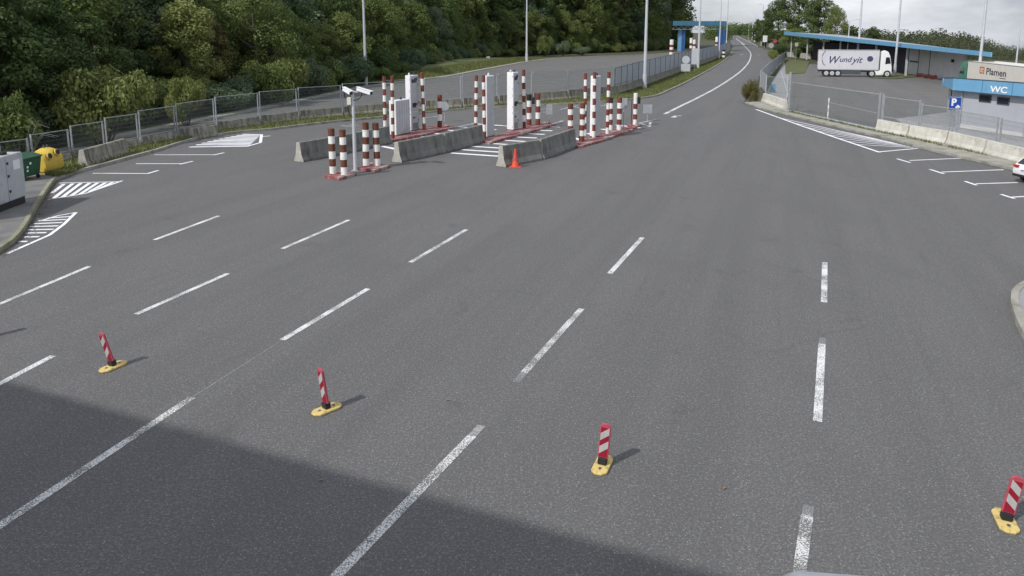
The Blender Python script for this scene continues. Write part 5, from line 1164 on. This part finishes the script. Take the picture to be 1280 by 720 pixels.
MARKS = [(10, 'the grey cabinet'), (48, 'the green bin'), (75, 'the yellow bin'), (125, 'the broad yellow green shrub'), (185, 'the yellow green shrubs'), (235, 'the smaller yellow green shrub'), (285, 'the far white hatching'), (335, 'the end of the far white hatching'),
         (400, 'the dark barrier'), (444, 'the camera pole'), (485, 'the leftmost tall thin bollards'), (518, 'the left island kiosk'), (550, 'the left island short bollard'), (600, 'the grey panel of the middle island'), (641, 'the white kiosk of the middle island'), (662, 'the lorry road light pole'),
         (690, 'the small sign of the middle island'), (720, 'the near tip of the right island'), (745, 'the grey panel of the right island'), (775, 'the rightmost bollards of the right island'), (805, 'the thick verge light pole'), (840, 'the left end of the far canopy'), (880, 'the middle of the far canopy')]
ORDN = {}
def mark(p): c = col_of(p); return min(MARKS, key=lambda q: abs(q[0] - c))[1]
def nth(key): ORDN[key] = ORDN.get(key, 0) + 1; return ORDN[key]
def place_tree(p, rows, key, sc_):
    m = tm[int(key[1])]; where = {1: 'in the front rank of the wood behind the lorry road', 2: 'deep inside the wood behind the lorry road', 3: 'at the back of the wood behind the lorry road'}[rows]
    mk = mark(p); where = {1: 'front rank', 2: 'middle rank', 3: 'back rank'}[rows]
    plant(key, 'tree', '%s %s tree of the wood above %s' % (KIND[m], where, mk), 'tree', p, sc_, 'trees of the wood behind the lorry road')
for x, y, nx, ny in walk(wl, 3.6):
    k = random.choices(range(5), (3, 6, 3, 1, .4))[0]; far = y / 100; d_ = random.uniform(0.2, 1.4) + (2.2 if 55 < col_of(Vector((x, y, 0))) < 268 else 0)
    k = 3 if 80 < y and random.random() < .15 else k
    plant('b%d' % k, 'bush', '%s bush at the wood edge above %s' % (KIND[bmt[k]], mark(Vector((x, y, 0)))), 'bush', (x + nx * d_, y + ny * d_, -.05), (random.uniform(.7, 1.1) * (1 + .1 * far), random.uniform(.7, 1.1) * (1 + .1 * far), random.uniform(.7, 1.7) * (1 + .1 * far)), 'bushes at the foot of the wood')
for rows, off, step in ((1, 4.0, 4.6), (2, 8.5, 5.2), (3, 15, 7.0)):
    for x, y, nx, ny in walk(wl, step):
        d_ = off + random.uniform(-1.2, 1.2); p = Vector((x + nx * d_, y + ny * d_, -.1)); dist = p.y
        need = H + (40 + 14) / F * dist + 1.2
        k = random.choices(range(7), (5, 4, 6, 4, .5, 1.6, 2.0))[0]
        s_ = {1: random.uniform(.45, .72), 2: random.uniform(.62, .98), 3: max(need / 12.0, .9) * random.uniform(1.0, 1.25)}[rows] * (1 + dist / 500)
        if rows == 2: s_ = max(s_, need / 13 * random.uniform(.7, 1.0))
        place_tree(p, rows, 't%d' % k, (s_ * random.uniform(.95, 1.25), s_ * random.uniform(.95, 1.25), s_))
# bushes that stand out
def bush(key, x, yb, wpx, hpx, label, name='bush'):
    g = G(x, yb); s = PX(x, yb); sx = wpx * s / 5.4; szz = hpx * s * 1.04 / 2.5
    plant(key, name, label, 'bush', (g.x, g.y, -.05), (sx, sx, szz))
bush('b2', 130, 181, 150, 106, 'broad yellow green shrub bulging over the fence behind the lane triangle')
bush('b2', 233, 157, 62, 66, 'smaller yellow green shrub right of the broad one behind the fence')
bush('b1', 12, 204, 80, 100, 'tall green shrub at the left edge behind the fence')
bush('b2', 681, 70.5, 30, 28, 'bright green round shrub right of the lorry road light pole')
bush('b3', 704, 69.5, 24, 20, 'pale blue green shrub beside the bright round shrub')
bush('b3', 727, 69.2, 28, 12, 'low pale green shrub at the far edge of the lorry road')
bush('b4', 545, 84, 30, 20, 'rusty orange shrub left of the mown bank')
bush('b3', 556, 79, 36, 14, 'low pale shrub at the back of the mown bank')
bush('b4', 938, 127.5, 27, 29, 'round dark bush with rusty tips beside the road by the whitewashed barrier')
bush('b2', 967, 75.5, 19, 14, 'small yellow green bush beside the far end of the pale railing')
# dead pale branches by the left fence
g = G(30, 207); o = thing('dead_bush', 'bare grey dead branches arching before the left fence', 'bush', (g.x, g.y, 0)); mb = MB(); r = random.Random(3)
for k in range(16):
    a = r.uniform(-1.2, 1.2); hgt = r.uniform(1.0, 2.2); mb.tube([(a * .15, 0, 0), (a * .5, r.uniform(-.2, .2), hgt * .6), (a * .9, r.uniform(-.3, .3), hgt * .95), (a * 1.4, r.uniform(-.3, .3), hgt * .85)], .018, 5, 'pale_bark', .006)
mb.build('branches', o)
# right hand trees behind the warehouse and along the far road
for x, yb, top, wpx, k, lab in ((957, 60, 8, 26, 0, 'dark tree at the bend of the far road, leftmost of the right hand trees'), (972, 62, -8, 44, 1, 'tall dark tree left of the warehouse eaves'), (997, 64, -14, 54, 0, 'tallest dark tree above the warehouse eaves'), (1022, 66, -10, 50, 1, 'broad dark tree over the warehouse roof'), (1042, 68, 6, 34, 2, 'thin topped tree at the right end of the tall dark trees'),
                            (946, 54, 22, 20, 0, 'low dark tree by the far roadside light poles'), (990, 68, 34, 34, 2, 'leafy green tree under the left end of the warehouse eaves'), (1015, 70, 44, 32, 0, 'dark shrubby tree in the shade of the warehouse eaves'), (1063, 72, 30, 30, 0, 'small dark tree top left of the pole behind the warehouse'), (1090, 72, 31, 26, 1, 'small round tree top right of the pole behind the warehouse')):
    g = G(x, yb); s = PX(x, yb); hh = HT(x, yb, top); sx = wpx * s / 8.0
    plant('t%d' % k, 'tree', lab, 'tree', (g.x, g.y, -.1), (sx, sx, hh / 13.2))
for x, yb, w_, h_, lab in ((974, 71, 22, 16, 'dark hedge bush left of the warehouse'), (1000, 72.5, 22, 14, 'dark hedge bush under the warehouse eaves')): bush('b0', x, yb, w_, h_, lab)
# far woods that read as one mass
def far_wood(name, label, spots, m, leaf, nl):
    vs = []
    for i, (x, y, z, h, rad) in enumerate(spots):
        r = random.Random(i + len(spots)); cl = [(math.cos(k * 2.4) * rad * .55 * r.random(), math.sin(k * 2.4) * rad * .55 * r.random(), h * (.15 + .75 * k / 8), rad * r.uniform(.45, .75)) for k in range(9)]
        v = foliage(nl, cl, leaf * h / 9, 900 + i, .8); v += np.array([x, y, z]); vs.append(v)
    o = bpy.data.objects.new(name, leaf_mesh(name, np.concatenate(vs), m)); C.objects.link(o); return tag(o, label, 'woodland', None, 'stuff')
spots = []
TL = [(1040, 38), (1060, 40), (1078, 41), (1100, 42), (1130, 43), (1160, 42), (1175, 43), (1195, 46), (1205, 47), (1225, 53), (1245, 59), (1265, 63), (1290, 66), (1340, 70)]
for k in range(120):
    x = 1036 + 300 * (k + random.random()) / 120; row = k % 3; Y = (178, 205, 236)[row] + random.uniform(-8, 8)
    wx = (x - 640) / F * Y; zt = atY(x, interp(TL, x) + (2 - row) * 6 + random.uniform(-1.5, 2.5), Y).z; z0 = ground_z(wx, Y) - .3
    hgt = max(2.0, zt - z0); spots.append((wx, Y, z0, hgt, max(3.0, min(hgt * .55, 5.5))))
far_wood('hillside_wood', 'long wooded slope beyond the warehouse and the cream trailer', spots, 'leaf_far', .8, 900)
spots = []
for k in range(60):
    x = 880 + 75 * (k + random.random()) / 60; Y = 620 + random.uniform(-40, 60) + (k % 2) * 80
    if 907 < x < 935 and Y < 1100: Y = Y + 800
    wx = (x - 640) / F * Y; zt = atY(x, 30 + random.uniform(-1, 3), Y).z; spots.append((wx, Y, -.3, zt, zt * .5))
far_wood('distant_wood', 'low dark woodland closing the far end of the road', spots, 'leaf_dark', .9, 260)

# grass tufts on the verges
def grass_on(name, label, tri_pts, count, h, seed):
    r = np.random.default_rng(seed); vs = []
    quads = tri_pts; areas = np.array([abs((b - a).cross(c - a).length) + abs((c - a).cross(d - a).length) for a, b, c, d in quads]); pr = areas / areas.sum()
    ids = r.choice(len(quads), count, p=pr); u, v = r.random(count), r.random(count); ang = r.random(count) * 6.28; hh_ = h * (.4 + r.random(count)); ln = r.normal(size=(count, 2)) * .35
    out = np.zeros((count, 4, 3))
    for i in range(count):
        a, b, c, d = quads[ids[i]]; p = (a.lerp(b, u[i])).lerp(d.lerp(c, u[i]), v[i]); e = np.array([math.cos(ang[i]), math.sin(ang[i]), 0]) * .035 * (h / .2)
        q = np.array(p); t = q + np.array([ln[i, 0] * hh_[i], ln[i, 1] * hh_[i], hh_[i]]); out[i] = [q - e, q + e, t + e * .25, t - e * .25]
    o = bpy.data.objects.new(name, leaf_mesh(name, out.reshape(-1, 3), 'blade')); C.objects.link(o); tag(o, label, None, None, 'stuff'); return o
def strip_quads(l0, l1, z, n):
    def res(l):
        P_ = [Vector((p[0], p[1], z)) for p in l]; acc = [0]
        for a, b in zip(P_, P_[1:]): acc.append(acc[-1] + (b - a).length)
        out = []
        for k in range(n + 1):
            s = acc[-1] * k / n; j = max(0, min(len(P_) - 2, next((i for i in range(len(acc) - 1) if acc[i + 1] >= s), len(P_) - 2))); t = (s - acc[j]) / max(1e-6, acc[j + 1] - acc[j]); out.append(P_[j].lerp(P_[j + 1], t))
        return out
    A_, B_ = res(l0), res(l1); return [(A_[i], A_[i + 1], B_[i + 1], B_[i]) for i in range(n)]
vk = offset_line([p for p in kl if p[1] < G(0, 74).y], .25); vf = px(*[p for p in FBASE if 90 <= p[0] <= 905])
grass_on('grass', 'short rough grass along the left verge', strip_quads(vk, vf, .10, 60), 26000, .16, 5)
grass_on('grass', 'mown grass on the bank beyond the lorry road', [(Vector((*b0[i], .08)), Vector((*b0[i + 1], .08)), Vector((*b1[i + 1], .1 + .75 * zz[i + 1])), Vector((*b1[i], .1 + .75 * zz[i]))) for i in range(nb - 1)], 9000, .25, 6)
grass_on('weeds', 'weeds growing along the foot of the right barriers', strip_quads(px((985, 140.5), (1096, 166), (1137, 174.5), (1234, 196.5)), px((985, 141.5), (1096, 167), (1137, 175.5), (1234, 197.5)), .10, 20), 900, .12, 8)
mb_bin_grass = strip_quads(px((56, 222), (80, 217), (100, 212)), px((72, 225), (88, 219.5), (104, 214)), .105, 6)
grass_on('grass', 'grass in front of the yellow bin', mb_bin_grass, 1500, .14, 9)
# a few fallen leaves on the asphalt
for x, y, lab in ((401, 600, 'tiny dry brown leaf in the canopy shade between the two near lane lines'), (618, 243, 'tiny dry brown leaf on the asphalt before the orange cone'), (330, 330, 'tiny dry brown leaf between two lane dashes at left centre'), (905, 610, 'tiny dry brown leaf between the squarely facing delineator and the right lane line'), (700, 235, 'tiny dry brown leaf on open asphalt below the right island'), (560, 500, 'tiny dry brown leaf above the near end of the middle lane line')):
    g = G(x, y, .012); mb = MB(); mb.add([(-.04, 0, 0), (0, -.022, .012), (.045, 0, .004), (0, .024, .014)], [(0, 1, 2, 3)], 'dry_leaf')
    tag(mb.build('fallen_leaf', None, g, random.uniform(0, 6)), lab, 'leaf', 'dry leaves on the asphalt')
# grit and leaf litter gathered along kerbs and barrier feet
def litter(name, label, lines, count, seed):
    r = random.Random(seed); vs = []
    for _ in range(count):
        l = r.choice(lines); k = r.randrange(len(l) - 1); a, b = Vector(l[k]), Vector(l[k + 1]); d = (b - a).normalized(); p = a.lerp(b, r.random()) + Vector((-d.y, d.x)) * (-abs(r.gauss(0, .16)) - .02)
        t = r.uniform(0, 6.28); s_ = r.uniform(.012, .04); e = Vector((math.cos(t), math.sin(t))) * s_; f = Vector((-e.y, e.x)) * .55
        z = .012
        vs += [(p.x - e.x, p.y - e.y, z), (p.x - f.x, p.y - f.y, z + s_ * .4), (p.x + e.x, p.y + e.y, z + s_ * .15), (p.x + f.x, p.y + f.y, z + s_ * .3)]
    o = bpy.data.objects.new(name, leaf_mesh(name, np.array(vs), 'litter')); C.objects.link(o); tag(o, label, None, None, 'stuff')
M['litter'] = leaf_mat('dry_litter', (.06, .045, .03), (.20, .15, .09), .1)
c_lines = [[tuple(G(*a)[:2]), tuple(G(*b)[:2])] for a, b, _ in c3]
litter('leaf_litter', 'dry leaf litter and grit along the left kerb', [kl[:60], kc], 1500, 3)
litter('leaf_litter', 'dry leaf litter and grit along the right kerb', [kr], 900, 4)
litter('leaf_litter', 'grit and dry leaves along the feet of the grey barriers', c_lines, 700, 5)
# neighbours of one kind above one landmark: say which, counted from the left
by = {}
for o in C.objects:
    if o.get('group') in ('trees of the wood behind the lorry road', 'bushes at the foot of the wood'): by.setdefault(o['label'], []).append(o)
for lab, os_ in by.items():
    lab2 = lab.replace(' of the wood', '').replace(' at the wood edge', '')
    if len(os_) == 1: os_[0]['label'] = lab2 if 'tree' in lab2 else lab; continue
    for k, o in enumerate(sorted(os_, key=lambda q: q.location.x / q.location.y)): o['label'] = '%s, %s from left' % (lab2, ORD[k])
